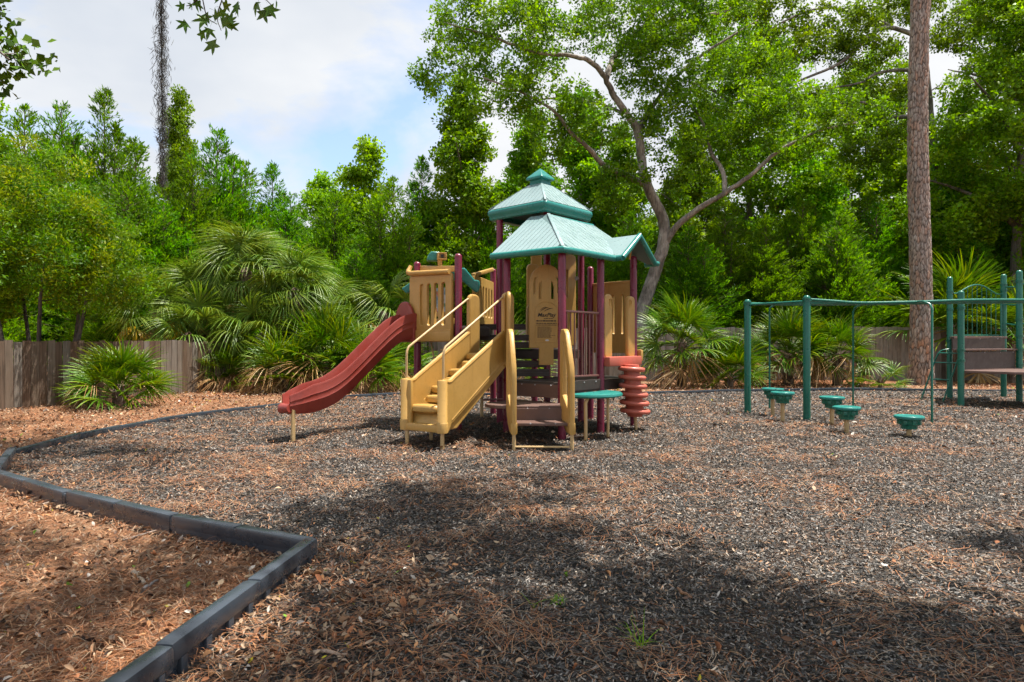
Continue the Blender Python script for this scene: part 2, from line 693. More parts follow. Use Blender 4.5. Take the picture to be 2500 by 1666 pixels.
def timber_mesh(L, ribs):
    b = MB()
    for s in (-1, 1):
        b.box((s * L / 4, 0, 0.155), (L / 2 - 0.006, 0.086, 0.09), bevel=0.022)
    b.box((0, 0, 0.150), (0.05, 0.076, 0.076), bevel=0.012)
    b.box((0, 0, 0.03), (L - 0.02, 0.036 if ribs else 0.076, 0.17))
    k = int(L / 0.155) if ribs else 0
    for i in range(k):
        x = -L / 2 + (i + 0.5) * L / k
        b.box((x, 0, 0.045), (0.042, 0.078, 0.14), bevel=0.008)
    for s in (-1, 1):
        b.box((s * (L / 2 - 0.02), 0, 0.135), (0.07, 0.070, 0.10), bevel=0.02)
    bmesh.ops.recalc_face_normals(b.bm, faces=b.bm.faces[:])
    me = bpy.data.meshes.new('border_timber')
    b.bm.to_mesh(me)
    b.bm.free()
    me.shade_smooth()
    me.set_sharp_from_angle(angle=R(40))
    me.materials.append(M['edging'])
    return me


TM = [timber_mesh(1.30, True), timber_mesh(1.30, False)]
for i in range(len(BORDER) - 1):
    a = Vector(BORDER[i] + (BTOP[i] - 0.20,))
    b_ = Vector(BORDER[i + 1] + (BTOP[i + 1] - 0.20,))
    L = (b_ - a).length
    k = max(1, round(L / 1.3))
    for j in range(k):
        p = a.lerp(b_, (j + 0.5) / k)
        d = b_ - a
        o = bpy.data.objects.new('border_timber', TM[0 if i < 2 else 1])
        col.objects.link(o)
        o.parent = border
        o.matrix_local = Matrix.Translation(-Vector(border.location)) @ Matrix.Translation(p + Vector((0, 0, random.uniform(-0.012, 0.008)))) @ Matrix.Rotation(math.atan2(d.y, d.x) + random.uniform(-0.02, 0.02), 4, 'Z') @ Matrix.Diagonal((L / k / 1.30, 1, 1, 1))

# ---------------------------------------------------------------- fences


def fence_mat(nm, stops):
    m, t = new_mat(nm)
    oi = N(t, 'ShaderNodeObjectInfo')
    co = objcoord(t)
    off = N(t, 'ShaderNodeCombineXYZ')
    t.links.new(fmath(t, 'MULTIPLY', oi.outputs['Random'], 37.0), off.inputs[0])
    v = vmath(t, 'ADD', co, off.outputs[0])
    mp = N(t, 'ShaderNodeMapping')
    mp.inputs['Scale'].default_value = (38, 38, 1.6)
    t.links.new(v, mp.inputs['Vector'])
    grain = noise(t, mp.outputs[0], 1.0, 6, 0.65)
    patch = noise(t, v, 1.3, 4, 0.6)
    hue = ramp(t, oi.outputs['Random'], stops)
    c = mixc(t, fmath(t, 'MULTIPLY', ramp(t, patch, [(0.45, 0), (0.7, 1)]), 0.55), hue, (0.13, 0.085, 0.055))
    c = mixc(t, 1.0, c, ramp(t, grain, [(0.25, 0.35), (0.5, 0.95), (0.75, 1.25)]), 'MULTIPLY')
    finish(t, principled(t, c, 0.85, 0.2, bump=grain, bump_strength=0.5, bump_dist=0.004))
    return m


M['wood'] = fence_mat('weathered_fence_wood', [(0.0, (0.20, 0.165, 0.13)), (0.35, (0.30, 0.265, 0.22)), (0.7, (0.36, 0.33, 0.29)), (1.0, (0.26, 0.20, 0.15))])
M['wood_brown'] = fence_mat('brown_shaded_fence_wood', [(0.0, (0.115, 0.07, 0.045)), (0.3, (0.16, 0.12, 0.09)), (0.6, (0.22, 0.195, 0.165)), (0.85, (0.17, 0.125, 0.09)), (1.0, (0.13, 0.085, 0.055))])  # brown planks, colour also darkened for the shade of the myrtle


def picket_mesh(w, h, var, mat):
    b = MB()
    t = 0.018
    rr = random.Random(var)
    tl, tr_ = rr.uniform(-0.012, 0.012), rr.uniform(-0.012, 0.012)
    prof = [(-w / 2, -0.05), (w / 2, -0.05), (w / 2, h + tr_), (-w / 2, h + tl)]
    b.prism([(x, -t / 2, z) for x, z in prof], (0, t, 0))
    bmesh.ops.recalc_face_normals(b.bm, faces=b.bm.faces[:])
    me = bpy.data.meshes.new('picket')
    b.bm.to_mesh(me)
    b.bm.free()
    me.materials.append(M[mat])
    return me


def fence(name, label, pts, heights, w=0.142, mat='wood'):
    root = empty(name, tuple(pts[0]) + (0,))
    tag(root, label, 'fence')
    meshes = {}
    base = Vector(root.location)
    for i in range(len(pts) - 1):
        a, b = Vector(pts[i] + (0,)), Vector(pts[i + 1] + (0,))
        d = (b - a)
        L = d.length
        d.normalize()
        n = Vector((-d.y, d.x, 0))
        if n.dot(-a) > 0:
            n = -n           # away from the eye: where the rails stand
        ang = math.atan2(d.y, d.x)
        h = heights[i]
        k = int(L / (w + 0.005))
        for j in range(k):
            var = random.randint(0, 4)
            key = (h, var)
            if key not in meshes:
                meshes[key] = picket_mesh(w, h, var, mat)
            p = a + d * ((j + 0.5) * L / k) + n * random.uniform(-0.004, 0.004)
            o = bpy.data.objects.new('picket', meshes[key])
            col.objects.link(o)
            o.parent = root
            o.matrix_local = Matrix.Translation(p - base + Vector((0, 0, random.uniform(-0.02, 0.02)))) @ Matrix.Rotation(ang + random.uniform(-0.01, 0.01), 4, 'Z') @ Matrix.Rotation(random.uniform(-0.008, 0.008), 4, 'Y')
        for z in (0.3, h - 0.25):
            MB().bar(a + n * 0.035 + Vector((0, 0, z)), b + n * 0.035 + Vector((0, 0, z)), 0.04, 0.09).build('rail', M[mat], root, smooth=False)
        kp = max(1, round(L / 2.4))
        for j in range(kp):
            p = a + d * ((j + 0.5) * L / kp) + n * 0.105
            MB().box(p + Vector((0, 0, h / 2 - 0.1)), (0.09, 0.09, h - 0.05), rz=ang).build('post', M[mat], root, smooth=False)
    return root


fence('wooden_fence', 'weathered grey picket fence behind the palmettos on the right', [(-3.0, 22.9), (3.0, 22.7), (10.5, 22.8), (20.5, 22.6)], [1.88, 1.88, 1.90], 0.15)
fence('wooden_fence', 'old brown and grey plank fence at the left edge', [(-11.6, 9.4), (-10.15, 12.7), (-8.65, 16.9), (-6.8, 21.5), (-3.05, 22.9)], [1.42, 1.40, 1.38, 1.5], 0.155, 'wood_brown')

# ---------------------------------------------------------------- litter


def view_points(n, d0, d1, power, lat=0.98, pad=0.8):
    """random ground points, denser near the eye: density falls as distance**-power"""
    u = rng.random(n)
    p = 2.0 - power
    if abs(p) < 1e-6:
        d = d0 * (d1 / d0) ** u
    else:
        d = (d0 ** p + u * (d1 ** p - d0 ** p)) ** (1 / p)
    x = (rng.random(n) * 2 - 1) * (lat * d + pad)
    return x, d


def frames(n, tilt):
    """random directions: e along the ground, s sideways, up tilted"""
    a = rng.random(n) * 2 * np.pi
    e = np.stack([np.cos(a), np.sin(a), rng.normal(0, tilt, n)], 1)
    e /= np.linalg.norm(e, axis=1, keepdims=True)
    s = np.cross(np.tile([0, 0, 1.0], (n, 1)), e)
    s[:, 2] += rng.normal(0, tilt, n)
    s -= e * np.sum(s * e, 1, keepdims=True)
    s /= np.linalg.norm(s, axis=1, keepdims=True)
    return e, s


def fold_leaves(P, e, s, L, W, curl, colr):
    """leaf blades of two quads folded along the midrib"""
    n = len(P)
    up = np.cross(e, s)
    Lc, Wc = L[:, None], W[:, None]
    cu = curl[:, None] * Lc
    v = np.empty((n, 6, 3))
    v[:, 0] = P - e * Lc * 0.5
    v[:, 1] = P - e * Lc * 0.12 + s * Wc * 0.5 + up * cu
    v[:, 2] = P + e * Lc * 0.22 + s * Wc * 0.40 + up * cu
    v[:, 3] = P + e * Lc * 0.5 + up * cu * 0.6
    v[:, 4] = P + e * Lc * 0.22 - s * Wc * 0.40 + up * cu
    v[:, 5] = P - e * Lc * 0.12 - s * Wc * 0.5 + up * cu
    b = np.arange(n)[:, None] * 6
    f = np.concatenate([b + np.array([[0, 1, 2, 3]]), b + np.array([[0, 3, 4, 5]])], 0)
    return v.reshape(-1, 3), f, np.repeat(colr, 6, 0)


def pick(colors, n, jitter=0.25):
    c = np.array(colors)[rng.integers(0, len(colors), n)]
    return c * (1 + (rng.random((n, 1)) - 0.5) * 2 * jitter)


def smooth01(x):
    x = np.clip(x, 0, 1)
    return x * x * (3 - 2 * x)


def leaf_zone(x, y, i):
    """how thickly dry leaves lie: all of the outside, the near left of the inside"""
    w = np.where(i, 0.05 + 0.95 * smooth01((-0.15 - x) / 0.8 + 0.25) * smooth01((4.6 - y) / 0.8), 0.9)
    w = np.where(i & (y > 9), 0.10, w)
    return w * (0.45 + 0.9 * vnoise(x * 1.3, y * 1.3, 5))


# rubber chips
x, y = view_points(520000, 1.25, 17.5, 1.5)
k = inside(x, y)
k &= rng.random(len(x)) > 0.62 * np.clip(leaf_zone(x, y, k), 0, 1)
x, y = x[k], y[k]
n = len(x)
grow = 1 + np.maximum(y - 2, 0) / 11.0
e, s = frames(n, 0.42)
L = rng.uniform(0.009, 0.026, n) * grow
W = rng.uniform(0.004, 0.0085, n) * grow
P = np.stack([x, y, ground_h(x, y) + 0.013 + rng.random(n) * 0.018], 1)
cc = pick([(0.016, 0.015, 0.014), (0.022, 0.021, 0.020), (0.04, 0.037, 0.035), (0.065, 0.060, 0.055), (0.10, 0.092, 0.084), (0.15, 0.135, 0.12), (0.22, 0.195, 0.17), (0.035, 0.033, 0.031), (0.12, 0.085, 0.06), (0.24, 0.14, 0.08)], n, 0.35) * 1.12
cc[rng.random(n) < 0.015] = (0.40, 0.34, 0.27)
v = np.empty((n, 4, 3))
up = np.cross(e, s)
bend = (rng.random(n) - 0.3)[:, None] * L[:, None] * 0.35
v[:, 0] = P - e * L[:, None] / 2 - s * W[:, None] / 2
v[:, 1] = P + e * L[:, None] / 2 - s * W[:, None] * 0.35 + up * bend
v[:, 2] = P + e * L[:, None] / 2 + s * W[:, None] / 2 + up * bend * 0.4
v[:, 3] = P - e * L[:, None] / 2 + s * W[:, None] * 0.4
chips = link('rubber_chips', np_mesh('rubber_chips', v.reshape(-1, 3), np.arange(n * 4).reshape(n, 4), np.repeat(cc, 4, 0)), M['rubber'])
tag(chips, 'loose black and grey shredded rubber chips of the play area', 'mulch', kind='stuff')

# pine needles, in drifts
def needles(n, d0, d1, power, keep):
    x, y = view_points(n, d0, d1, power)
    k = keep(x, y) > rng.random(n)
    x, y = x[k], y[k]
    cnt = rng.integers(3, 12, len(x))
    ang0 = rng.random(len(x)) * np.pi * 2
    ci = np.repeat(np.arange(len(x)), cnt)
    m = len(ci)
    r = rng.normal(0, 0.10, (m, 2))
    px_, py_ = x[ci] + r[:, 0], y[ci] + r[:, 1]
    a = ang0[ci] + rng.normal(0, 0.55, m)
    L = rng.uniform(0.09, 0.21, m)
    W = 0.0013 * (1 + py_ / 3.2)
    bend = rng.normal(0, 0.35, m)
    z0 = ground_h(px_, py_) + 0.03 + rng.random(m) * 0.02
    lift = np.abs(rng.normal(0, 0.018, m))
    pts = []
    for q, t in enumerate((-0.5, -0.17, 0.17, 0.5)):
        aa = a + bend * t * 2
        pts.append(np.stack([px_ + np.cos(aa) * L * t, py_ + np.sin(aa) * L * t, z0 + lift * (1 - abs(t) * 2) + rng.normal(0, 0.003, m)], 1))
    v = np.empty((m, 8, 3))
    side = np.stack([-np.sin(a), np.cos(a), np.zeros(m)], 1) * W[:, None] * 0.5
    for q in range(4):
        v[:, q * 2] = pts[q] - side
        v[:, q * 2 + 1] = pts[q] + side
    b = np.arange(m)[:, None] * 8
    f = np.concatenate([b + np.array([[q * 2, q * 2 + 2, q * 2 + 3, q * 2 + 1]]) for q in range(3)], 0)
    cc = pick([(0.30, 0.12, 0.05), (0.36, 0.16, 0.075), (0.22, 0.09, 0.045), (0.40, 0.23, 0.125), (0.15, 0.075, 0.045), (0.34, 0.25, 0.17)], m, 0.3)
    return v.reshape(-1, 3), f, np.repeat(cc, 8, 0)


def drift(x, y):
    i = inside(x, y)
    d = vnoise(x * 1.1 + 9, y * 2.3, 8) * 0.6 + vnoise(x * 3.1, y * 5.0, 9) * 0.4
    w_in = smooth01((d - 0.52) / 0.20) * 0.70 + 0.025
    w_in = np.where((x < -2.2) & (y > 4), np.clip(w_in * 1.4 + 0.22, 0, 1), w_in)
    w_in = np.where((x > 0.6) & (y < 4.5), w_in * 0.45, w_in)
    w_in = np.maximum(w_in, 0.40 * smooth01((0.2 - x) / 0.9) * smooth01((4.4 - y) / 0.8))
    return np.where(i, w_in, 0.85)


nv, nf, nc = needles(21000, 1.25, 16, 1.55, drift)
pn = link('pine_needles', np_mesh('pine_needles', nv, nf, nc), M['litter'])
tag(pn, 'fallen rust coloured pine needles lying in drifts', 'needles', kind='stuff')

# dry leaves
x, y = view_points(105000, 1.25, 20, 1.5)
i = inside(x, y)
k = leaf_zone(x, y, i) > rng.random(len(x)) * 1.05
x, y, i = x[k], y[k], i[k]
n = len(x)
e, s = frames(n, 0.55)
g = 1 + y / 14.0
L = rng.uniform(0.010, 0.038, n) * g * np.where(rng.random(n) < 0.12, 1.35, 1.0)
W = L * rng.uniform(0.28, 0.6, n)
P = np.stack([x, y, ground_h(x, y) + 0.03 + rng.random(n) * 0.028], 1)
cc = pick([(0.26, 0.14, 0.075), (0.18, 0.09, 0.05), (0.36, 0.23, 0.14), (0.13, 0.07, 0.042), (0.42, 0.30, 0.20), (0.32, 0.13, 0.06), (0.05, 0.032, 0.025), (0.28, 0.20, 0.14), (0.12, 0.075, 0.055), (0.46, 0.33, 0.21), (0.40, 0.20, 0.09)], n, 0.28)
q = rng.random(n)
cc[q < 0.006] = (0.42, 0.36, 0.03)
cc[(q > 0.006) & (q < 0.011)] = (0.16, 0.28, 0.03)
cc[(q > 0.02) & (q < 0.05)] = (0.55, 0.50, 0.44)
lv, lf, lc = fold_leaves(P, e, s, L, W, rng.normal(0.10, 0.26, n), cc)
dl = link('fallen_leaves', np_mesh('fallen_leaves', lv, lf, lc), M['litter'])
tag(dl, 'dry brown fallen oak leaves lying over the ground', 'leaves', kind='stuff')

# ================================================================ tan, maroon and teal play set
def Q(x, y, z=0.0):
    return Vector((x * U, y * U, z * U))


ua, va = R(48), R(138)
u2 = Vector((math.cos(ua), math.sin(ua), 0))
v2 = Vector((math.cos(va), math.sin(va), 0))
UP = Vector((0, 0, 1))

play = empty('play_structure', Q(0.3, 7.1))
tag(play, 'tan and maroon plastic play set with teal pagoda roofs, stairs and slides', 'play set')

PR = 0.041 * U


def post(parent, p, ztop, mat, cap_mat=None, r=PR, bands=(), name='post'):
    z1 = ztop
    prof = [(r, -0.1), (r, z1 - r * 0.9), (r * 0.92, z1 - r * 0.5), (r * 0.66, z1 - r * 0.16), (r * 0.3, z1 - 0.02 * r), (0.002, z1)]
    b = MB()
    b.lathe(prof, (p[0], p[1], 0), 20)
    o = b.build(name, mat, parent)
    for z in bands:
        MB().lathe([(r + 0.001, z - 0.028), (r + 0.014, z - 0.026), (r + 0.014, z - 0.006), (r + 0.004, z - 0.004), (r + 0.004, z + 0.004), (r + 0.014, z + 0.006), (r + 0.014, z + 0.026), (r + 0.001, z + 0.028)], (p[0], p[1], 0), 20).build('clamp', cap_mat or mat, o)
    return o


P1, P2, P3 = Q(0.506, 6.43), Q(0.970, 6.95), Q(1.426, 7.45)
PL = Q(-0.055, 6.885)
P5, P6 = Q(-0.595, 7.03), Q(-1.115, 7.47)
P7 = Q(-0.26, 8.75)
P8 = Q(-1.60, 7.95)
BF, BR, BL, BB = Q(0.41, 7.42), Q(0.86, 7.92), Q(-0.15, 7.82), Q(0.30, 8.45)
PK = Q(1.00, 8.10)
for p, z in ((P1, 1.98), (P2, 1.98), (P3, 2.0), (PL, 1.93), (BF, 2.57), (BR, 2.58), (BL, 2.58), (BB, 2.58), (PK, 1.95)):
    post(play, p, z * U, M['maroon'])
for p, z in ((P5, 1.965), (P6, 1.93), (P7, 1.995), (Q(-1.22, 8.25), 1.93)):
    o = post(play, p, z * U, M['maroon'])
    r = PR * 1.02
    MB().lathe([(r, z * U - 0.05), (r * 0.98, z * U - 0.03), (r * 0.70, z * U - 0.006), (r * 0.3, z * U + 0.004), (0.002, z * U + 0.006)], (p.x, p.y, 0), 20).build('cap', M['maroon'], o)


def deck(pts, z, name='deck', th=0.05):
    b = MB()
    b.prism([(p.x, p.y, z * U - th) for p in pts], (0, 0, th))
    o = b.build(name, M['dark'], play, smooth=False, bevel=0.008)
    for i in range(len(pts)):
        a, c = pts[i], pts[(i + 1) % len(pts)]
        MB().bar(Vector((a.x, a.y, z * U - 0.09)), Vector((c.x, c.y, z * U - 0.09)), 0.05, 0.14, bevel=0.008).build('deck_rim', M['dark'], o, smooth=False)
    return o


deck([P1, P2, P3, PK, BF, PL], 0.575)                      # entry deck
deck([BF, BR, BB, BL], 0.90)                               # tall roofed deck
deck([PL, BL, Q(-0.50, 7.75), P5], 0.85)                   # stair landing
deck([P5, Q(-0.30, 7.7), P7, Q(-1.05, 8.4), P8, P6], 1.17)   # slide deck
# dark stepped boards between the decks
for k, (z, y0, x0, x1) in enumerate(((0.66, 7.22, -0.06, 0.42), (0.75, 7.50, -0.10, 0.40), (0.97, 7.62, -0.12, 0.36), (1.06, 7.95, -0.40, 0.34), (1.20, 8.25, -0.55, 0.32))):
    MB().box(Q((x0 + x1) / 2, y0, z), ((x1 - x0) * U, 0.30, 0.05), rz=0.0, bevel=0.006).build('step_board', M['dark'], play, smooth=False)
    MB().box(Q((x0 + x1) / 2, y0 - 0.11, z - 0.035), ((x1 - x0) * U, 0.03, 0.06), rz=0.0, bevel=0.005).build('step_board', M['dark'], play, smooth=False)
# orange-red slatted mat seen under the far panel
for k in range(5):
    MB().box(Q(-0.33, 8.55, 1.02 - 0.028 * k), (0.62, 0.05, 0.022), bevel=0.004).build('red_slat', M['red'], play, smooth=False)

# ---------------------------------------------------------------- upper pagoda roof
CU = Vector((0.352 * U, 7.90 * U, 0))
fa = math.atan2(-0.67, 0.03)


def sq(half, z, off=0.0):
    return [Vector((CU.x + math.cos(fa + k * math.pi / 2) * half * U, CU.y + math.sin(fa + k * math.pi / 2) * half * U, z * U)) for k in range(4)]


def rsq(half, z, rc=0.16, n=4):
    """square ring with rounded corners"""
    c = sq(half, z)
    out = []
    for k in range(4):
        p, a, b = c[k], c[k - 1], c[(k + 1) % 4]
        p0, p1 = p.lerp(a, rc * 0.5), p.lerp(b, rc * 0.5)
        for i in range(n + 1):
            t = i / n
            out.append(p0.lerp(p, t).lerp(p.lerp(p1, t), t))
    return out


rings = [rsq(0.56, 2.50, 0.1), rsq(0.62, 2.485, 0.1), rsq(0.645, 2.50, 0.1), rsq(0.65, 2.535, 0.1), rsq(0.665, 2.545, 0.1), rsq(0.672, 2.585, 0.1), rsq(0.662, 2.605, 0.1), rsq(0.64, 2.615, 0.1)]
b = MB()
b.loft(rings, cap0=False, cap1=False)
roof_up = b.build('upper_roof', M['teal'], play)
# sloping faces: four planes, each of separate boards
Eave, Top = sq(0.645, 2.612), sq(0.15, 2.925)
b = MB()
for k in range(4):
    b.prism([Eave[k], Eave[(k + 1) % 4], Top[(k + 1) % 4], Top[k]], (0, 0, -0.03))
o = b.build('roof_sheet', M['roof_groove'], roof_up, smooth=False)


def roof_boards(e0, e1, t0, t1, n, parent, tmin=None, th=0.009, gap=0.008, skip=()):
    """boards running up a roof plane from eave e0-e1 to top t0-t1, following lines at right angles to the eave"""
    ed = (e1 - e0)
    L = ed.length
    ed.normalize()
    nrm = ed.cross(t0 - e0).normalized()
    if nrm.z < 0:
        nrm = -nrm
    sl = nrm.cross(ed)
    if sl.z < 0:
        sl = -sl
    H = (t0 - e0).dot(sl)
    a0 = (t0 - e0).dot(ed)
    a1 = (t1 - e0).dot(ed)

    def hmax(s):
        if s < a0:
            return H * s / max(a0, 1e-6)
        if s > a1:
            return H * (L - s) / max(L - a1, 1e-6) if a1 < L else H
        return H
    for i in range(n):
        s0, s1 = i * L / n + gap / 2, (i + 1) * L / n - gap / 2
        lo0, lo1 = (tmin(s0 / L), tmin(s1 / L)) if tmin else (0, 0)
        pts = [e0 + ed * s0 + sl * (lo0 * H + 0.004), e0 + ed * s1 + sl * (lo1 * H + 0.004)]
        mids = [x for x in (a1, a0) if s0 < x < s1]
        pts.append(e0 + ed * s1 + sl * (hmax(s1) - 0.004))
        for x in sorted(mids, reverse=True):
            pts.append(e0 + ed * x + sl * (hmax(x) - 0.004))
        pts.append(e0 + ed * s0 + sl * (hmax(s0) - 0.004))
        if min((pts[-1] - pts[0]).length, (pts[2] - pts[1]).length) < 0.012:
            continue
        MB().prism([p + nrm * 0.001 for p in pts], nrm * th).build('roof_board', M['teal_roof'], parent, smooth=False)


for k in range(4):
    roof_boards(Eave[k], Eave[(k + 1) % 4], Top[k], Top[(k + 1) % 4], 13, roof_up)
b = MB()
b.loft([rsq(0.15, 2.905, 0.1), rsq(0.135, 2.93, 0.1), rsq(0.13, 2.985, 0.1), rsq(0.15, 2.99, 0.1), rsq(0.182, 2.995, 0.15), rsq(0.186, 3.012, 0.15), rsq(0.17, 3.03, 0.15), rsq(0.06, 3.11, 0.3), rsq(0.012, 3.14, 0.3)])
b.build('finial', M['teal'], roof_up)
b = MB()
for k in range(4):
    b.bar(Top[k] + UP * 0.004, Eave[k] + UP * 0.012, 0.035, 0.014, bevel=0.005)
b.build('hip_ridge', M['teal_roof'], roof_up)

# ---------------------------------------------------------------- lower roof with dormer gable
ze, zt = 1.935, 2.447
EL, EF, G1, G2 = Q(-0.22, 6.84, ze), Q(0.506, 6.30, ze), Q(1.134, 7.00, ze), Q(1.600, 7.515, ze)
TF, TR, TL = Q(0.416, 7.25, zt), Q(0.995, 7.87, zt), Q(0.20, 7.44, zt)
GP = Q(1.372, 7.27, 2.20)
edir = (G2 - EF).normalized()
rp_n = edir.cross(TF - EF).normalized()
if rp_n.z < 0:
    rp_n = -rp_n
# ridge of the dormer runs back until it meets the main plane
vb = Vector((v2.x, v2.y, 0))
tt = rp_n.dot(EF - GP) / rp_n.dot(vb)
RB = GP + vb * tt
front = -vb * 0.10 * U
b = MB()
for poly in ([EL, EF, TF, TL], [EF, G1, RB, TF], [RB, G2, TR, TF], [G1 + front, GP + front, RB, G1], [G2 + front, G2, RB, GP + front]):
    b.prism(poly, (0, 0, -0.045))
roof_lo = b.build('lower_roof', M['roof_groove'], play, smooth=False)
# smooth skins over the two dormer slopes
for poly in ([G1 + front, GP + front, RB, G1], [G2 + front, G2, RB, GP + front]):
    MB().prism([p + UP * 0.001 for p in poly], (0, 0, 0.012)).build('dormer_skin', M['teal_roof'], roof_lo, smooth=False)
roof_boards(EL, EF, TL, TF, 14, roof_lo)


def valley(sf):
    Ltot = (G2 - EF).length
    s = sf * Ltot
    s1 = (G1 - EF).dot(edir)
    sr = (RB - EF).dot(edir)
    hr = 1.0 * (RB.z - EF.z) / ((zt - ze) * U)
    if s <= s1:
        return 0.0
    if s <= sr:
        return hr * (s - s1) / (sr - s1)
    return hr * max(0.0, (Ltot - s)) / (Ltot - sr)


roof_boards(EF, G2, TF, TR, 18, roof_lo, tmin=valley)


def lip(path, rad, name, parent, squash=1.0):
    b = MB()
    b.tube(path, rad, 10)
    return b.build(name, M['teal'], parent)


def subdiv(path, k=6):
    out = []
    for i in range(len(path) - 1):
        for j in range(k):
            out.append(path[i].lerp(path[i + 1], j / k))
    out.append(path[-1])
    return out


dz = Vector((0, 0, -0.035))
lip(subdiv([EL + dz, EF + dz, G1 + dz]), 0.050, 'eave_lip', roof_lo)
gab = [G1 + front + dz, (G1 + front).lerp(GP + front, 0.5) + dz * 0.8, GP + front + dz * 0.2, (GP + front).lerp(G2 + front, 0.5) + dz * 0.6, G2 + front + dz + Vector((0, 0, 0.0)), G2 + front + edir * 0.09 + dz]
lip(gab, 0.046, 'gable_lip', roof_lo)
lip([G1 + dz, G1 + front + dz], 0.046, 'eave_lip', roof_lo)
lip([G2 + front + edir * 0.09 + dz, G2 + edir * 0.09 - front * 0.6 + dz], 0.046, 'eave_lip', roof_lo)
b = MB()
b.poly([G2 + front, G2 + front + edir * 0.10 + dz * 0.5, G2 + edir * 0.10 - front * 0.6 + dz * 0.5, G2])
b.build('gable_flare', M['teal_roof'], roof_lo, smooth=False)
lip([TF + dz, TR + dz], 0.04, 'top_lip', roof_lo)
MB().bar(TF + UP * 0.012, EF + UP * 0.012, 0.05, 0.016, bevel=0.006).build('hip_ridge', M['teal_roof'], roof_lo)
# short tan brace inside the gable
MB().bar(GP + dz * 2, P3 + UP * 1.95 * U - edir * 0.12, 0.03, 0.02).build('gable_brace', M['tan'], roof_lo)

# ---------------------------------------------------------------- guard rail of brown bars between the two front posts
gr_a, gr_b = P1 + u2 * 0.055, P2 - u2 * 0.055
b = MB()
b.bar(gr_a + UP * 1.305 * U, gr_b + UP * 1.305 * U, 0.032, 0.032, bevel=0.008)
rail = b.build('guard_rail', M['bars'], play)
MB().bar(gr_a + UP * 0.635 * U, gr_b + UP * 0.625 * U, 0.032, 0.032, bevel=0.008).build('bottom_rail', M['bars'], rail)
for k in range(9):
    p = gr_a.lerp(gr_b, (k + 0.6) / 9.2)
    MB().tube([p + UP * 0.63 * U, p + UP * 1.30 * U], 0.0105, 8).build('bar', M['bars'], rail)
pa, pb = P1 + u2 * 0.06, P2 - u2 * 0.06
kick = MB().bar(pa + UP * 0.535 * U - v2 * 0.03, pb + UP * 0.535 * U - v2 * 0.03, 0.02, 0.15, bevel=0.006).build('kick_panel', M['dark'], play, smooth=False)


def bolts(pts, parent, r=0.011, nrm=None):
    for p in pts:
        q = Vector(nrm if nrm else (0, -1, 0)).to_track_quat('Z', 'Y')
        MB().lathe([(r, -0.004), (r, 0.004), (r * 0.6, 0.008), (0.001, 0.009)], p, 10, rot=q.to_matrix()).build('bolt', M['steel'], parent)


bolts([pa.lerp(pb, t) + UP * 0.565 * U - v2 * 0.042 for t in (0.15, 0.5, 0.85)], kick, nrm=-v2)

# ---------------------------------------------------------------- arched sign panel
apm = plane_matrix(Q(0.378, 7.02, 0.0), (1, 0.10, 0))
W2 = 0.185 * U
zb, zs, zsh, zc = 0.74 * U, 0.93 * U, 1.62 * U, 1.84 * U
outer = [(-0.075 * U, zb), (0.075 * U, zb), (0.075 * U, zs), (W2, zs), (W2, zsh)]
for k in range(1, 12):
    a = math.pi * k / 12
    outer.append((W2 * math.cos(a), zsh + (zc - zsh) * math.sin(a)))
outer += [(-W2, zsh), (-W2, zs), (-0.075 * U, zs)]
ww = 0.045 * U


def arcwin(x0, x1, y0, y1, top_in):
    return [(x0, y0), (x1, y0), (x1, y1 + (top_in if x1 > x0 else 0)), (x0, y1)]


holes = []
for s in (-1, 1):
    holes.append([(s * 0.15 * U, 1.50 * U), (s * 0.118 * U, 1.53 * U), (s * 0.118 * U, 1.66 * U), (s * 0.10 * U, 1.715 * U), (s * 0.135 * U, 1.70 * U), (s * 0.15 * U, 1.63 * U)])
    holes.append([(s * 0.088 * U, 1.46 * U), (s * 0.048 * U, 1.46 * U), (s * 0.048 * U, 1.665 * U), (s * 0.075 * U, 1.65 * U), (s * 0.088 * U, 1.60 * U)])
sign = panel2d(outer, holes, 0.05, 0.008, apm, 'sign_panel', M['tan'], play)
spm = apm @ Matrix.Translation((0, 0, 0.030))
# raised moulding round the label
fr = [(-0.125 * U, 0.985 * U), (0.125 * U, 0.985 * U), (0.125 * U, 1.34 * U)]
for k in range(1, 10):
    a = math.pi * k / 10
    fr.append((0.125 * U * math.cos(a), 1.34 * U + 0.09 * U * math.sin(a)))
fr += [(-0.125 * U, 1.34 * U)]
MB().tube([spm @ Vector((x, y, -0.004)) for x, y in fr + fr[:1]], 0.005, 6, caps=False).build('label_moulding', M['tan'], sign)
text_mesh('MaxPlay', 0.085, spm @ Matrix.Translation((0, 1.268 * U, 0)), 'lettering', M['ink'], sign, shear=0.25, bold=0.001)
for k, (x0, y0, x1, y1, th) in enumerate(((-0.075, 1.335, 0.0, 1.375, 0.006), (-0.07, 1.322, 0.03, 1.372, 0.009), (-0.03, 1.325, 0.075, 1.362, 0.010))):
    pts = []
    for i in range(9):
        t = i / 8
        pts.append(spm @ Vector(((x0 + (x1 - x0) * t) * U, (y0 + (y1 - y0) * (1 - (1 - t) ** 2)) * U, 0.001)))
    MB().tube(pts, [0.001 + th * 0.5 * math.sin(math.pi * i / 8) for i in range(9)], 5).build('swoosh', M['ink'], sign)
rl = random.Random(3)


def printed_line(y, x0, x1, h, parent=sign):
    b = MB()
    x = x0
    while x < x1:
        w = rl.uniform(0.012, 0.035) * U
        w = min(w, x1 - x)
        if w > 0.004:
            b.box((x + w / 2, y, 0), (w, h, 0.001))
        x += w + 0.006 * U
    bmesh.ops.transform(b.bm, matrix=spm, verts=b.bm.verts[:])
    b.build('print_line', M['ink'], parent, smooth=False)


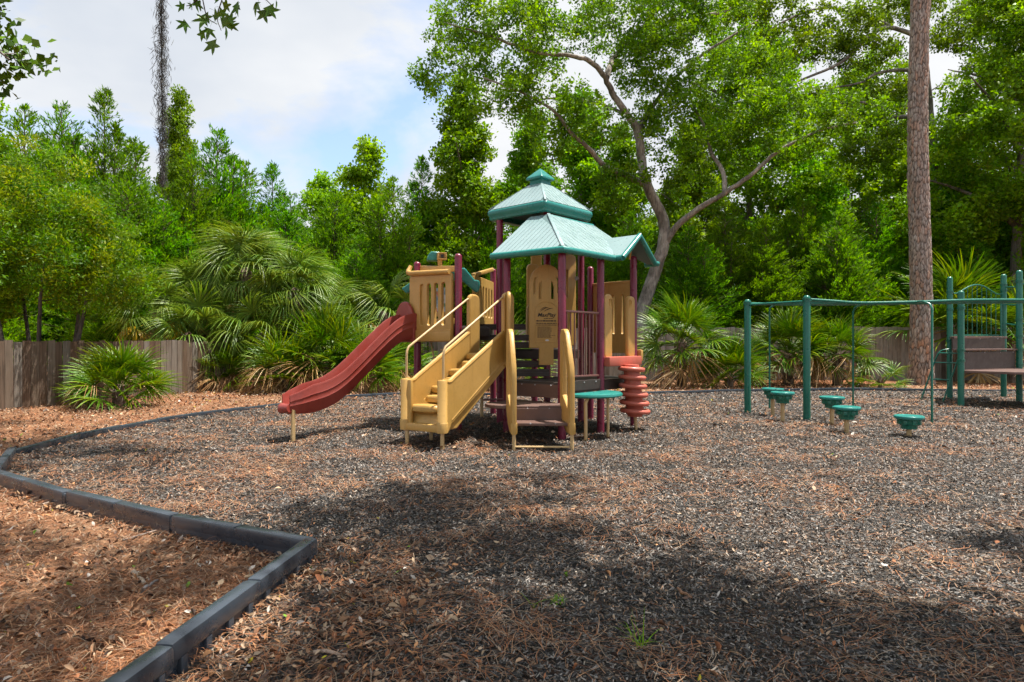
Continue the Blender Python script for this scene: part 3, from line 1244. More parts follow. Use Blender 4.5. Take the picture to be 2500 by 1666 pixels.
printed_line(1.248 * U, -0.03 * U, 0.07 * U, 0.008)
for y, h in ((1.222, 0.018), (1.195, 0.012), (1.176, 0.010)):
    printed_line(y * U, -0.112 * U, 0.115 * U, h)
for k in range(12):
    printed_line((1.155 - k * 0.0105) * U, -0.10 * U, (0.10 - rl.random() * 0.06) * U, 0.0055)
b = MB()
b.lathe([(0.030, 0), (0.030, 0.002), (0.001, 0.002)], (0, 0, 0), 20, squash=(1, 0.42))
b.bm.transform(spm @ Matrix.Translation((0.01, 1.008 * U, -0.004)))
b.build('oval_badge', M['white'], sign, smooth=False)

# ---------------------------------------------------------------- entry steps with tan handrails
steps = MB()
steps.box(Q(0.272, 5.95, 0.245) + Vector((0, 0, -0.02)), (0.50 * U, 0.30, 0.04), bevel=0.012)
steps = steps.build('entry_steps', M['brown'], play)
# second tread grows into a wedge landing with a rounded lobe on the left
pts = [Q(0.525, 6.10), Q(0.515, 6.38), Q(0.30, 6.62), Q(-0.03, 6.84), Q(-0.10, 6.62)]
cx_, cy_, rr_ = -0.04, 6.38, 0.235
for k in range(9):
    a = R(118 + 17 * k)
    pts.append(Q(cx_ + rr_ * math.cos(a) * 0.98, cy_ + rr_ * math.sin(a) * 0.95))
pts.append(Q(0.05, 6.12))
MB().prism([p + UP * (0.375 * U - 0.05) for p in pts], UP * 0.05).build('landing', M['brown'], steps, smooth=False, bevel=0.010)
MB().box(Q(0.272, 6.085, 0.295), (0.49 * U, 0.02, 0.115 * U), bevel=0.004).build('riser', M['brown'], steps, smooth=False)
MB().bar(Q(0.02, 6.80, 0.485), Q(0.47, 6.44, 0.485), 0.02, 0.19, bevel=0.004).build('riser', M['brown'], steps, smooth=False)
nr = (Q(0.47, 6.44) - Q(0.02, 6.80)).normalized().cross(UP)
bolts([Q(0.02, 6.80, 0.545).lerp(Q(0.47, 6.44, 0.545), t) + nr * 0.014 for t in (0.2, 0.5, 0.85)], steps, nrm=nr)
bolts([Q(0.15, 6.105, 0.35), Q(0.36, 6.105, 0.35), Q(0.17, 5.838, 0.24), Q(0.40, 5.838, 0.24)], steps)
MB().tube([Q(0.02, 5.79, 0.035), Q(0.522, 5.78, 0.035)], 0.014, 8).build('cross_bar', M['tan_pipe'], steps)
for x0, x1, y1, ztop in ((0.018, -0.065, 6.42, 1.485), (0.548, 0.465, 6.32, 1.12)):
    # foot pipe, foot socket, moulded side rail of two columns joined below
    MB().tube([Q(x0, 5.79, -0.05), Q(x0, 5.80, 0.22)], 0.024, 10).build('foot', M['tan_pipe'], steps)
    hr = MB()
    hr.box(Q(x0, 5.81, 0.20), (0.085, 0.11, 0.15), bevel=0.02)
    handrail = hr.build('handrail', M['tan'], steps)
    zl = 0.93 if ztop > 1.3 else 1.06
    zl0 = 0.55
    path = [Q(x0, 5.81, 0.24), Q(x0, 5.82, zl0), Q(x0, 5.86, zl - 0.10), Q(x0 - 0.005, 5.93, zl - 0.01), Q((x0 + x1) / 2, 6.02, zl + 0.01)]
    pr = MB()
    # side wall swept along the walk: outer column, web and inner column
    prof = [(5.785, 0.16), (5.785, zl - 0.17), (5.83, zl - 0.06), (5.90, zl), (5.99, zl + 0.015), (6.04, zl)]
    if ztop > 1.3:
        pass
    else:
        pass
    prof = [(5.785, 0.16), (5.785, 0.66), (5.80, 0.76), (5.96, 1.06), (6.02, 1.10), (6.12, 1.10), (6.16, 1.05), (6.16, 0.34), (6.05, 0.22), (5.92, 0.16)]
    pm = plane_matrix(Q(x0, 0, 0), Vector((x1 - x0, y1 - 5.80, 0)).normalized())
    yb = 5.785 * U
    o2 = [((y * U - yb) * 1.0, z * U) for y, z in prof]
    pm.translation = Q(x0, 5.785, 0)
    hole = [((y * U - yb), z * U) for y, z in ((5.865, 0.36), (5.865, 0.68), (5.90, 0.78), (6.02, 1.00), (6.08, 1.00), (6.085, 0.48))]
    panel2d(o2, [hole], 0.070, 0.020, pm, 'side_rail', M['tan'], handrail)
    # upper guard bolted to the post
if True:
    gm = plane_matrix(Q(-0.03, 6.50, 0), Vector((-0.02, 0.35, 0)))
    panel2d(rrect(0, 0.80 * U, 0.30 * U, 1.50 * U, 0.10), [], 0.055, 0.022, gm, 'post_guard', M['tan'], steps)

# ---------------------------------------------------------------- half-round teal table at the front side
tc_ = P1.lerp(P2, 0.50) - v2 * 0.14
b = MB()
rings = []
pts0 = []
for k in range(17):
    a = R(-90 - 42 + 180 * k / 16)
    pts0.append((math.cos(math.pi * k / 16), math.sin(math.pi * k / 16)))
for r_, z_ in ((0.30, 0.425), (0.335, 0.43), (0.345, 0.443), (0.34, 0.462), (0.325, 0.470)):
    rings.append([tc_ - u2 * (x * r_ * U) - v2 * (y * r_ * U * 0.98) + UP * z_ * U for x, y in pts0])
b.loft(rings)
tbl = b.build('half_round_table', M['teal'], play)
MB().tube([Q(0.735, 6.33, -0.05), Q(0.735, 6.34, 0.38), Q(0.76, 6.37, 0.43)], 0.026, 10).build('leg', M['tan_pipe'], tbl)
MB().tube([Q(0.998, 6.60, -0.05), Q(0.995, 6.58, 0.40), Q(0.96, 6.58, 0.43)], 0.022, 10).build('leg', M['tan_pipe'], tbl)

# ---------------------------------------------------------------- red corkscrew climber
cb = P2.lerp(P3, 0.52) - v2 * 0.10 * U
cl = MB()
cl.bar(P2 + UP * 0.775 * U - v2 * 0.09 + u2 * 0.01, P3 + UP * 0.775 * U - v2 * 0.09, 0.14, 0.105 * U, bevel=0.02)
climber = cl.build('corkscrew_climber', M['orange_red'], play)
c0, c1_ = Vector((cb.x, cb.y, 0.70 * U)) - v2 * 0.10, Vector((cb.x, cb.y, 0.20 * U)) - v2 * 0.13 + u2 * 0.06
MB().tube([c0 + UP * 0.05, c0, c0.lerp(c1_, 0.5), c1_, c1_ - UP * 0.06], [0.12, 0.125, 0.13, 0.14, 0.11], 20).build('core', M['orange_red'], climber)
# fat rounded rings, each a little wider and farther out than the one above
for i in range(6):
    t = i / 5
    c = c0.lerp(c1_, 0.04 + 0.94 * t) + UP * 0.01
    rad = 0.205 + 0.028 * t
    th = 0.036
    rot = Euler((random.uniform(-0.03, 0.03), 0.06, 0)).to_matrix()
    prof = [(0.10, -th * 0.7), (rad - 0.035, -th)] + [(rad - 0.03 + 0.036 * math.cos(R(a_)), th * math.sin(R(a_))) for a_ in range(-75, 76, 25)] + [(rad - 0.035, th), (0.10, th * 0.7)]
    MB().lathe(prof, c, 32, rot=rot).build('ring', M['orange_red'], climber)
MB().tube([c1_ - UP * 0.02, Vector((c1_.x + 0.02, c1_.y, -0.05))], 0.026, 10).build('leg', M['tan_pipe'], climber)
# entry guards either side of the climber
for p, d in ((P2, 1), (P3, -1)):
    o_ = p + u2 * (0.058 * d) - v2 * 0.02
    gm = plane_matrix(o_ if d > 0 else o_ - u2 * 0.17, u2)
    g = panel2d(rrect(0, 0.82 * U, 0.17, 1.50 * U, 0.055), [], 0.07, 0.026, gm, 'entry_guard', M['tan'], play)
    hx = 0.11 if d > 0 else 0.06
    MB().tube([gm @ Vector((hx, 1.36 * U, 0.02)), gm @ Vector((hx, 1.46 * U, 0.045)), gm @ Vector((hx + 0.05 * d, 1.475 * U, 0.045)), gm @ Vector((hx + 0.055 * d, 1.38 * U, 0.03))], 0.012, 8).build('grip', M['tan'], g)
# bent pipe handle beside the outer post
hb = P3 - v2 * 0.06 + u2 * 0.10
MB().box(hb + UP * 0.83 * U, (0.075, 0.09, 0.19), rz=ua, bevel=0.02).build('handle_socket', M['tan'], play)
MB().tube([hb + UP * 0.78 * U, hb + UP * 0.64 * U, hb + UP * 0.60 * U - u2 * 0.03, hb + UP * 0.58 * U - u2 * 0.10, hb + UP * 0.575 * U - u2 * 0.22], 0.018, 8).build('pipe_handle', M['tan_pipe'], play)

# ---------------------------------------------------------------- tan barrier at the back right, and guards of the tall deck


def slot_panel(org, xdir, w, z0, z1, slots, sz0, sz1, name, parent=play, th=0.05, mat='tan', sw=None, rad=0.03):
    gm = plane_matrix(org, xdir)
    holes = []
    sw = sw or w / (slots * 2 + 1)
    gap = (w - slots * sw) / (slots + 1)
    for i in range(slots):
        x0 = gap + i * (sw + gap)
        holes.append(rrect(x0, sz0, x0 + sw, sz1, sw * 0.42, 3))
    return panel2d(rrect(0, z0, w, z1, rad, 3), holes, th, 0.010, gm, name, M[mat], parent)


slot_panel(Q(1.02, 8.12, 0), P3 - Q(1.02, 8.12), (P3 - Q(1.02, 8.12)).length - 0.07, 0.86 * U, 1.69 * U, 4, 1.08 * U, 1.56 * U, 'back_barrier', sw=0.075)
MB().bar(Q(1.02, 8.12, 1.715), P3 + UP * 1.70 * U + (Q(1.02, 8.12) - P3).normalized() * 0.06, 0.07, 0.05, bevel=0.015).build('barrier_cap', M['tan'], play)
# tall tan side panels under the upper roof
g1 = panel2d(rrect(0, 1.0 * U, 0.19, 1.97 * U, 0.06), [rrect(0.05, 1.5 * U, 0.09, 1.8 * U, 0.018, 3)], 0.06, 0.02, plane_matrix(Q(0.20, 8.10, 0), (1, 0.35, 0)), 'side_guard', M['tan'], play)
g2 = panel2d(rrect(0, 0.95 * U, 0.30, 2.05 * U, 0.07), [rrect(0.05, 1.52 * U, 0.14, 1.88 * U, 0.04, 3)], 0.06, 0.02, plane_matrix(Q(0.60, 7.72, 0), (0.8, 0.6, 0)), 'side_guard', M['tan'], play)
g3 = panel2d(rrect(0, 1.0 * U, 0.16, 2.25 * U, 0.04), [], 0.06, 0.02, plane_matrix(Q(0.26, 8.30, 0), (1, 0.1, 0)), 'side_guard', M['tan'], play)
bolts([Q(0.795, 7.80, 1.77)], play, r=0.035)
MB().tube([Q(0.19, 8.08, 0.95), Q(0.185, 8.06, 1.2), Q(0.19, 8.06, 1.42), Q(0.215, 8.07, 1.46), Q(0.235, 8.09, 1.40)], 0.014, 8).build('grip_pipe', M['tan_pipe'], play)

# ---------------------------------------------------------------- moulded tan stairs on the left
ed = Vector((0.5592, 0.829, 0))
nd = Vector((0.829, -0.5592, 0))
L0, R0 = Q(-1.028, 6.13), Q(-0.644, 5.87)
Ls = 1.06 * U


def sz(t):           # tread line
    return (0.20 + 0.66 * t) * U


wall_prof = [(0.0, 0.165 * U), (0.0, 0.62 * U), (0.02, 0.635 * U), (0.10, 0.615 * U), (0.16, 0.62 * U), (0.24, 0.655 * U), (Ls * 0.95, 1.10 * U), (Ls * 1.0, 1.11 * U), (Ls * 1.0, 0.82 * U), (0.15, 0.225 * U), (0.10, 0.165 * U)]
stairs = None
for org, nm in ((R0, 'side_wall'), (L0, 'side_wall')):
    gm = plane_matrix(org, ed)
    if stairs is None:
        bb = MB()
        # stair tub: treads as a stepped solid under the walls
        w = (R0 - L0).length
        prof = [(0.03, 0.165), (0.03, 0.205)]
        nst = 7
        for i in range(nst):
            t0 = 0.10 + i * (Ls - 0.10) / nst
            z_ = 0.30 * U + (i + 1) * (0.86 - 0.30) * U / nst
            prof += [(t0 + 0.03, z_ / U - 0.045), (t0 + 0.045, z_ / U - 0.03), (t0 + (Ls - 0.10) / nst, z_ / U - 0.03)]
        prof += [(Ls, 0.74), (0.30, 0.165)]
        bb.prism([L0 + ed * t + UP * z * U for t, z in prof], R0 - L0)
        stairs = bb.build('stairs', M['tan'], play, bevel=0.016)
    panel2d(wall_prof, [], 0.055, 0.022, gm, nm, M['tan'], stairs)
    # recessed field on the outside of the wall
    b = MB()
    rail_path = [gm @ Vector((x, z, 0)) for x, z in wall_prof[2:8]]
    b.tube(rail_path, 0.034, 8)
    b.build('wall_rim', M['tan'], stairs)
    b = MB()
    b.tube([gm @ Vector((0.16, 0.255 * U, 0.0)), gm @ Vector((Ls * 0.98, 0.845 * U, 0.0))], 0.033, 8)
    b.build('wall_rim', M['tan'], stairs)
# rounded corner columns and the low front lip
for org, h in ((R0, 0.64), (L0, 0.64)):
    MB().lathe([(0.045, 0.145 * U), (0.075, 0.15 * U), (0.078, 0.235 * U), (0.072, 0.245 * U), (0.066, 0.25 * U), (0.066, h * U - 0.02), (0.055, h * U - 0.004), (0.02, h * U)], (org.x, org.y, 0), 18).build('column', M['tan'], stairs)
MB().bar(L0 + UP * 0.185 * U, R0 + UP * 0.185 * U, 0.10, 0.075 * U, bevel=0.03).build('front_lip', M['tan'], stairs)
# left wall curls round the front
MB().bar(L0 + UP * 0.41 * U - ed * 0.0, L0 + UP * 0.41 * U + nd * 0.12, 0.05, 0.44 * U, bevel=0.02).build('front_return', M['tan'], stairs)
# rocky foot blocks on alternate sides of each tread
rr3 = random.Random(11)
nst = 7
for i in range(nst):
    t0 = 0.06 + i * (Ls - 0.10) / nst
    z_ = 0.30 * U + (i + 0.9) * (0.86 - 0.30) * U / nst
    s = 0.43 if i % 2 == 0 else 0.57
    wv = (R0 - L0)
    c = L0 + wv * s + ed * (t0 + 0.055) + UP * (z_ - 0.02)
    b = MB()
    hw = wv.length * 0.38
    prof = [(0.72, -0.06), (0.98, -0.035), (1.0, 0.0), (0.96, 0.03), (0.86, 0.045), (0.5, 0.05), (0.05, 0.05)]
    ph = rr3.random() * 6
    rings = []
    for q, z in prof:
        ring = []
        for k in range(18):
            a = 2 * math.pi * k / 18
            f = 1 + 0.09 * math.sin(3 * a + ph) + 0.05 * math.sin(5 * a + ph * 2)
            ring.append(c + wv.normalized() * (math.cos(a) * hw * q * f) + ed * (math.sin(a) * 0.135 * q * f) + UP * z)
        rings.append(ring)
    b.loft(rings)
    b.build('foot_block', M['tan'], stairs)
for p in (Q(-1.028, 6.13) + nd * 0.03, Q(-0.644, 5.87) + nd * 0.0, Q(-0.80, 6.27)):
    MB().tube([Vector((p.x, p.y, -0.05)), Vector((p.x, p.y, 0.17 * U))], 0.027, 10).build('leg', M['tan_pipe'], stairs)
# thin pipe handrails
for org, ty in ((L0, 0.95), (R0, 0.95)):
    k0 = org + ed * 0.02
    k1 = org + ed * (Ls * 0.98)
    a0 = [k0 + UP * 0.62 * U, k0 + UP * 0.86 * U, k0 + UP * 0.905 * U + ed * 0.01, k0 + UP * 0.945 * U + ed * 0.045]
    a0 += [k0.lerp(k1, 0.93) + UP * 1.455 * U, k1 + UP * 1.475 * U, k1 + UP * 1.465 * U + ed * 0.05]
    MB().tube(a0, 0.0165, 10).build('pipe_rail', M['tan_pipe'], stairs)
    # guard at the head of the stairs
    gm = plane_matrix(k1 - ed * 0.06, ed)
    g = panel2d(rrect(0, 0.74 * U, 0.21, 1.495 * U, 0.07), [], 0.075, 0.03, gm, 'head_guard', M['tan'], stairs)

# ---------------------------------------------------------------- red wave slide
st, en = Q(-1.17, 7.47), Q(-2.285, 6.42)
sd = (en - st).normalized()
sn = sd.cross(UP)
Lsl = (en - st).length
zprof = [(0.0, 1.14), (0.08, 1.13), (0.16, 1.09), (0.25, 0.99), (0.39, 0.805), (0.52, 0.625), (0.62, 0.50), (0.70, 0.43), (0.78, 0.39), (0.88, 0.36), (1.0, 0.335), (1.02, 0.325)]


def interp(prof, t):
    for (a, x), (b, y_) in zip(prof, prof[1:]):
        if t <= b:
            k = (t - a) / (b - a)
            return x + (y_ - x) * k
    return prof[-1][1]


def zs_(t):
    return sum(interp(zprof, min(1.02, max(0, t + o))) for o in (-0.04, -0.02, 0, 0.02, 0.04)) / 5 * U


hwid = 0.128 * U
b = MB()
rings = []
NS = 40
for i in range(NS + 1):
    t = i / NS
    p = st + sd * (Lsl * t)
    z = zs_(t)
    wdn = 1.0 - 0.25 * smooth01(np.array((t - 0.93) / 0.07)).item() if t > 0.93 else 1.0
    h = 0.172 * U * (1 - 0.35 * max(0, (t - 0.85) / 0.15))
    sec = [(-1.0, 0.02), (-1.04, 0.9), (-0.99, 1.0), (-0.92, 1.0), (-0.87, 0.9), (-0.82, 0.45), (-0.70, 0.20), (-0.3, 0.12), (0.3, 0.12), (0.70, 0.20), (0.82, 0.45), (0.87, 0.9), (0.92, 1.0), (0.99, 1.0), (1.04, 0.9), (1.0, 0.62), (1.03, 0.58), (1.0, 0.54), (1.0, 0.34), (1.03, 0.30), (1.0, 0.26), (0.97, 0.02), (0.8, -0.25), (-0.8, -0.25)]
    sec = [(-x, y_) for x, y_ in sec]
    rings.append([p + sn * (x * hwid * wdn) + UP * (z + (y_ - 0.2) * h * 1.35) for x, y_ in sec])
b.loft(rings)
slide = b.build('slide', M['red'], play)
# rounded nose at the foot and hood at the head
nose = st + sd * Lsl * 1.0
MB().tube([nose - sn * hwid * 0.72 + UP * (zs_(1.0) - 0.01), nose + UP * (zs_(1.0) - 0.02) + sd * 0.05, nose + sn * hwid * 0.72 + UP * (zs_(1.0) - 0.01)], [0.06, 0.075, 0.06], 12).build('nose', M['red'], slide)
hood = []
for k in range(13):
    a = math.pi * k / 12
    hood.append((math.cos(a) * 0.16 * U + 0.0, 1.20 * U + math.sin(a) * 0.25 * U))
hood = [(0.16 * U, 1.0 * U)] + hood + [(-0.16 * U, 1.0 * U)]
hole_ = [(math.cos(math.pi * k / 10) * 0.10 * U, 1.20 * U + math.sin(math.pi * k / 10) * 0.10 * U) for k in range(11)] + [(-0.10 * U, 1.06 * U), (0.10 * U, 1.06 * U)]
panel2d(hood, [hole_], 0.06, 0.02, plane_matrix(st + sd * 0.10 + v2 * 0.06, v2), 'hood', M['red'], slide)
lp = Q(-2.20, 6.38)
MB().box((lp.x, lp.y, zs_(0.95) / 2 - 0.04), (0.045, 0.045, zs_(0.95) - 0.02), rz=ua).build('leg', M['tan_pipe'], slide)

# ---------------------------------------------------------------- slide tower: slotted bay panel, rails, periscope
pd = (P5 - P6).normalized()
pw = (P5 - P6).length
po = P6 - pd * 0.05 - u2 * 0.085
gm = plane_matrix(po, pd)
wN = pw - 0.0
x = lambda f: f * wN
slots = [rrect(wN * f, 1.17 * U, wN * (f + 0.115), 1.66 * U, wN * 0.05, 4) for f in (0.245, 0.42, 0.595, 0.77)]
bay = panel2d(rrect(0, 1.0 * U, wN, 1.75 * U, 0.04, 3), slots, 0.06, 0.012, gm, 'bay_panel', M['tan'], play)
b = MB()
b.box((0, 0, 0), (wN * 0.16, 0.52 * U, 0.02), bevel=0.008)
b.bm.transform(gm @ Matrix.Translation((wN * 0.30, 1.42 * U, -0.012)))
b.build('blind_slot', M['tan'], bay)
for z, h in ((1.055, 0.11), (1.115, 0.02)):
    b = MB()
    b.box((0, 0, 0), (wN + 0.02, h * U, 0.03), bevel=0.012)
    b.bm.transform(gm @ Matrix.Translation((wN / 2, z * U, 0.034)))
    b.build('base_band', M['tan'], bay)
# rounded cap rail with an upswept end, and side return
MB().tube([gm @ Vector((-0.03, 1.88 * U, -0.02)), gm @ Vector((-0.035, 1.82 * U, 0.03)), gm @ Vector((-0.01, 1.80 * U, 0.05)), gm @ Vector((0.05, 1.785 * U, 0.05)), gm @ Vector((wN + 0.0, 1.765 * U, 0.05))], [0.035, 0.042, 0.045, 0.045, 0.042], 10).build('cap_rail', M['tan'], bay)
MB().bar(gm @ Vector((0.0, 1.36 * U, 0)), gm @ Vector((-0.02, 1.36 * U, -0.20)), 0.06, 0.74 * U, bevel=0.02).build('side_return', M['tan'], bay)
# picture board seen through the slots


def picture_mat():
    m, t = new_mat('printed_play_board')
    co = objcoord(t)
    v = N(t, 'ShaderNodeTexVoronoi', feature='F1')
    v.inputs['Scale'].default_value = 16
    t.links.new(co, v.inputs['Vector'])
    sp = N(t, 'ShaderNodeSeparateColor')
    t.links.new(v.outputs['Color'], sp.inputs[0])
    c = ramp(t, sp.outputs[1], [(0.0, (0.05, 0.20, 0.28)), (0.3, (0.35, 0.48, 0.55)), (0.55, (0.62, 0.66, 0.66)), (0.75, (0.12, 0.30, 0.16)), (0.9, (0.5, 0.10, 0.06))])
    finish(t, principled(t, c, 0.4, 0.5))
    return m


M['picture'] = picture_mat()
MB().bar(P6 + v2 * 0.0 + u2 * 0.55 + UP * 1.50 * U - pd * 0.25, P6 + u2 * 0.55 + UP * 1.50 * U + pd * 0.22, 0.02, 0.42).build('picture_board', M['picture'], play, smooth=False)
MB().bar(P6 + u2 * 0.55 + UP * 1.33 * U - pd * 0.28, P6 + u2 * 0.55 + UP * 1.33 * U + pd * 0.26, 0.03, 0.08, bevel=0.008).build('board_frame', M['tan'], play)
MB().bar(P6 + u2 * 0.55 + UP * 1.24 * U - pd * 0.28, P6 + u2 * 0.55 + UP * 1.24 * U + pd * 0.28, 0.04, 0.10, bevel=0.01).build('board_frame', M['tan'], play)
# tan rail behind the bay and the teal and tan periscope on it
MB().bar(P6 + UP * 1.855 * U + u2 * 0.05, P5 + UP * 1.80 * U + u2 * 0.02, 0.08, 0.09, bevel=0.02).build('top_rail', M['tan'], play)
pc = P6.lerp(P5, 0.50) + u2 * 0.06 + UP * 1.90 * U
sc_ = MB()
sc_.box(pc, (0.07, 0.07, 0.14), rz=0.2, bevel=0.012)
scope = sc_.build('periscope', M['tan'], play)
b = MB()
for c, s in (((0.0, -0.055, 0.02), (0.15, 0.02, 0.02)), ((0.0, -0.055, 0.115), (0.15, 0.02, 0.02)), ((-0.062, -0.055, 0.067), (0.025, 0.02, 0.08)), ((0.062, -0.055, 0.067), (0.025, 0.02, 0.08)), ((0, 0.01, 0.067), (0.145, 0.10, 0.112))):
    b.box(c, s, bevel=0.006)
b.bm.transform(Matrix.Translation(pc + Vector((0.03, -0.01, 0.03))) @ Matrix.Rotation(0.25, 4, 'Z'))
b.build('eyepiece', M['tan'], scope)
b = MB()
b.box((0, -0.062, 0.067), (0.05, 0.01, 0.05))
b.bm.transform(Matrix.Translation(pc + Vector((0.03, -0.01, 0.03))) @ Matrix.Rotation(0.25, 4, 'Z'))
b.build('lens', M['ink'], scope, smooth=False)
b = MB()
b.prism([(-0.16, 0, 0.0), (0.04, 0, 0.0), (0.04, 0, 0.145), (-0.10, 0, 0.145), (-0.14, 0, 0.09)], (0, 0.15, 0))
b.bm.transform(Matrix.Translation(pc + Vector((-0.045, 0.03, 0.035))) @ Matrix.Rotation(0.25, 4, 'Z'))
b.build('hood', M['teal'], scope, bevel=0.012)
# teal gusset roof piece crossing behind the tower
b = MB()
tA, tB = P8 + UP * 1.62 * U - u2 * 0.05 + v2 * 0.02, P5 + UP * 1.86 * U + u2 * 0.25
q = Q(-0.62, 7.45, 0)
prof = [(-0.30, 1.86), (0.05, 1.86), (0.30, 1.72), (0.42, 1.71), (0.43, 1.66), (0.40, 1.585), (0.33, 1.57), (0.18, 1.63), (0.0, 1.70), (-0.3, 1.72)]
b.prism([q + Vector((x_ * 0.46 * U + 0.06, 0, z_ * U)) for x_, z_ in prof], Vector((0.0, 0.16, 0)))
b.build('teal_gusset', M['teal'], play, smooth=False, bevel=0.02)
b = MB()
b.prism([Q(-1.325, 7.62) + Vector((dx * U, -0.02, z_ * U)) for dx, z_ in ((-0.0, 1.63), (0.16, 1.74), (0.16, 1.60), (0.05, 1.575))], Vector((0, 0.14, 0)))
b.build('teal_gusset', M['teal'], play, smooth=False, bevel=0.015)
# slatted tan panel towards the back post
so = Q(-0.47, 7.72, 0)
sx = (P7 - so).normalized()
sw_ = (P7 - so).length - 0.06
slot_panel(so, sx, sw_, 1.22 * U, 1.80 * U, 6, 1.30 * U, 1.70 * U, 'slat_barrier', sw=sw_ * 0.085)
MB().bar(so + UP * 1.80 * U, so + sx * sw_ + UP * 1.98 * U, 0.07, 0.07, bevel=0.02).build('sloping_rail', M['tan'], play)
MB().box(so + Vector((-0.02, -0.02, 1.36 * U)), (0.10, 0.10, 0.55), bevel=0.02).build('seat_post', M['tan'], play)
# braces and pipes under the slide deck
MB().tube([Q(-0.96, 7.5, 1.0), Q(-0.90, 7.45, 0.72)], 0.014, 8).build('brace', M['tan_pipe'], play)
MB().tube([Q(-0.82, 7.3, 0.90), Q(-0.70, 7.25, 0.90), Q(-0.69, 7.25, 0.96)], 0.014, 8).build('brace', M['tan_pipe'], play)
MB().tube([PL + UP * 0.37 * U - Vector((0.35, 0.1, 0)), PL + UP * 0.37 * U], 0.018, 8).build('brace', M['bars'], play)
MB().tube([Q(-0.40, 8.4, -0.03), Q(-0.40, 8.4, 0.9)], 0.03, 8).build('support', M['tan_pipe'], play)
# second red slide behind the stairs: only its flank shows
rings = []
b = MB()
for i in range(9):
    t = i / 8
    p = Q(-0.10 - 0.55 * t, 8.55 - 0.1 * t, 0.62 - 0.27 * t ** 1.5)
    rings.append([p + Vector((0, y_, z_)) for y_, z_ in ((-0.2, -0.08), (-0.22, 0.10), (-0.18, 0.11), (-0.16, -0.03), (0.16, -0.03), (0.18, 0.11), (0.22, 0.10), (0.2, -0.08))])
b.loft(rings)
b.build('low_slide', M['red'], play)

# ================================================================ green overhead climber and deck
climb = empty('climbing_structure', Q(6.0, 9.0))
tag(climb, 'dark green steel overhead climber joined to a deck with brown panels', 'climber')
GR = 0.044 * U
A1, A2 = Q(3.25, 8.76), Q(3.71, 7.99)


def gpost(p, ztop, bands=()):
    return post(climb, p, ztop, M['green'], M['green'], GR, bands)


gpost(A1, 1.575 * U, (1.52 * U,))
gpost(A2, 1.575 * U, (1.52 * U,))


def curve_pts(keys, n=6):
    """Catmull-Rom through keys"""
    ks = [Vector(k) for k in keys]
    ks = [ks[0] * 2 - ks[1]] + ks + [ks[-1] * 2 - ks[-2]]
    out = []
    for i in range(1, len(ks) - 2):
        p0, p1, p2, p3 = ks[i - 1:i + 3]
        for j in range(n):
            t = j / n
            out.append(0.5 * ((2 * p1) + (p2 - p0) * t + (2 * p0 - 5 * p1 + 4 * p2 - p3) * t * t + (3 * p1 - p0 - 3 * p2 + p3) * t ** 3))
    out.append(ks[-2])
    return out


near_k = [Q(3.71, 7.99, 1.525), Q(4.05, 7.98, 1.500), Q(4.4, 7.97, 1.478), Q(5.1, 7.95, 1.49), Q(5.75, 7.95, 1.512), Q(6.5, 7.97, 1.515), Q(7.6, 8.0, 1.52)]
far_k = [Q(3.25, 8.76, 1.52), Q(3.6, 8.92, 1.52), Q(4.2, 9.05, 1.52), Q(5.1, 9.1, 1.53), Q(5.75, 9.1, 1.54), Q(6.5, 9.1, 1.55), Q(7.6, 9.1, 1.56)]
near, far = curve_pts(near_k), curve_pts(far_k)
lad = MB().tube(near, 0.026, 10).build('overhead_rail', M['green'], climb)
MB().tube(far, 0.026, 10).build('overhead_rail', M['green'], climb)
MB().tube([Q(3.71, 7.99, 1.50), Q(3.25, 8.76, 1.50)], 0.022, 10).build('end_rail', M['green'], climb)
for i in range(4, len(near) - 1, 3):
    MB().tube([near[i], far[i]], 0.017, 8).build('rung', M['green'], climb)
# thin hooked props
for x, y, zt_, hx in ((3.72, 9.17, 1.52, 0.05), (5.05, 9.40, 1.53, 0.02), (5.10, 7.71, 1.49, -0.03)):
    dy = (9.05 if y > 8.5 else 7.95) - y
    MB().tube([Q(x, y, -0.03), Q(x, y, zt_ - 0.10), Q(x, y + dy * 0.15, zt_ - 0.04), Q(x + hx, y + dy * 0.5, zt_), Q(x + hx, y + dy, zt_)], 0.019, 8).build('prop', M['green'], climb)

B1, B2, B3, B4 = Q(6.81, 9.63), Q(7.62, 11.05), Q(8.75, 11.30), Q(8.23, 10.30)
gpost(B1, 1.765 * U, (0.86 * U, 0.70 * U, 1.50 * U))
gpost(B2, 2.12 * U, (1.0 * U, 1.55 * U, 1.85 * U))
gpost(B3, 2.19 * U, (1.2 * U, 1.9 * U, 2.0 * U))
gpost(B4, 2.15 * U, (0.62 * U, 0.86 * U, 1.08 * U, 1.35 * U, 1.97 * U))
gpost(Q(9.6, 10.0), 2.1 * U)
gpost(Q(10.2, 11.2), 2.1 * U)


def gdeck(pts, z):
    o = MB().prism([(p.x, p.y, z * U - 0.05) for p in pts], (0, 0, 0.05)).build('deck', M['brown'], climb, smooth=False, bevel=0.006)
    return o


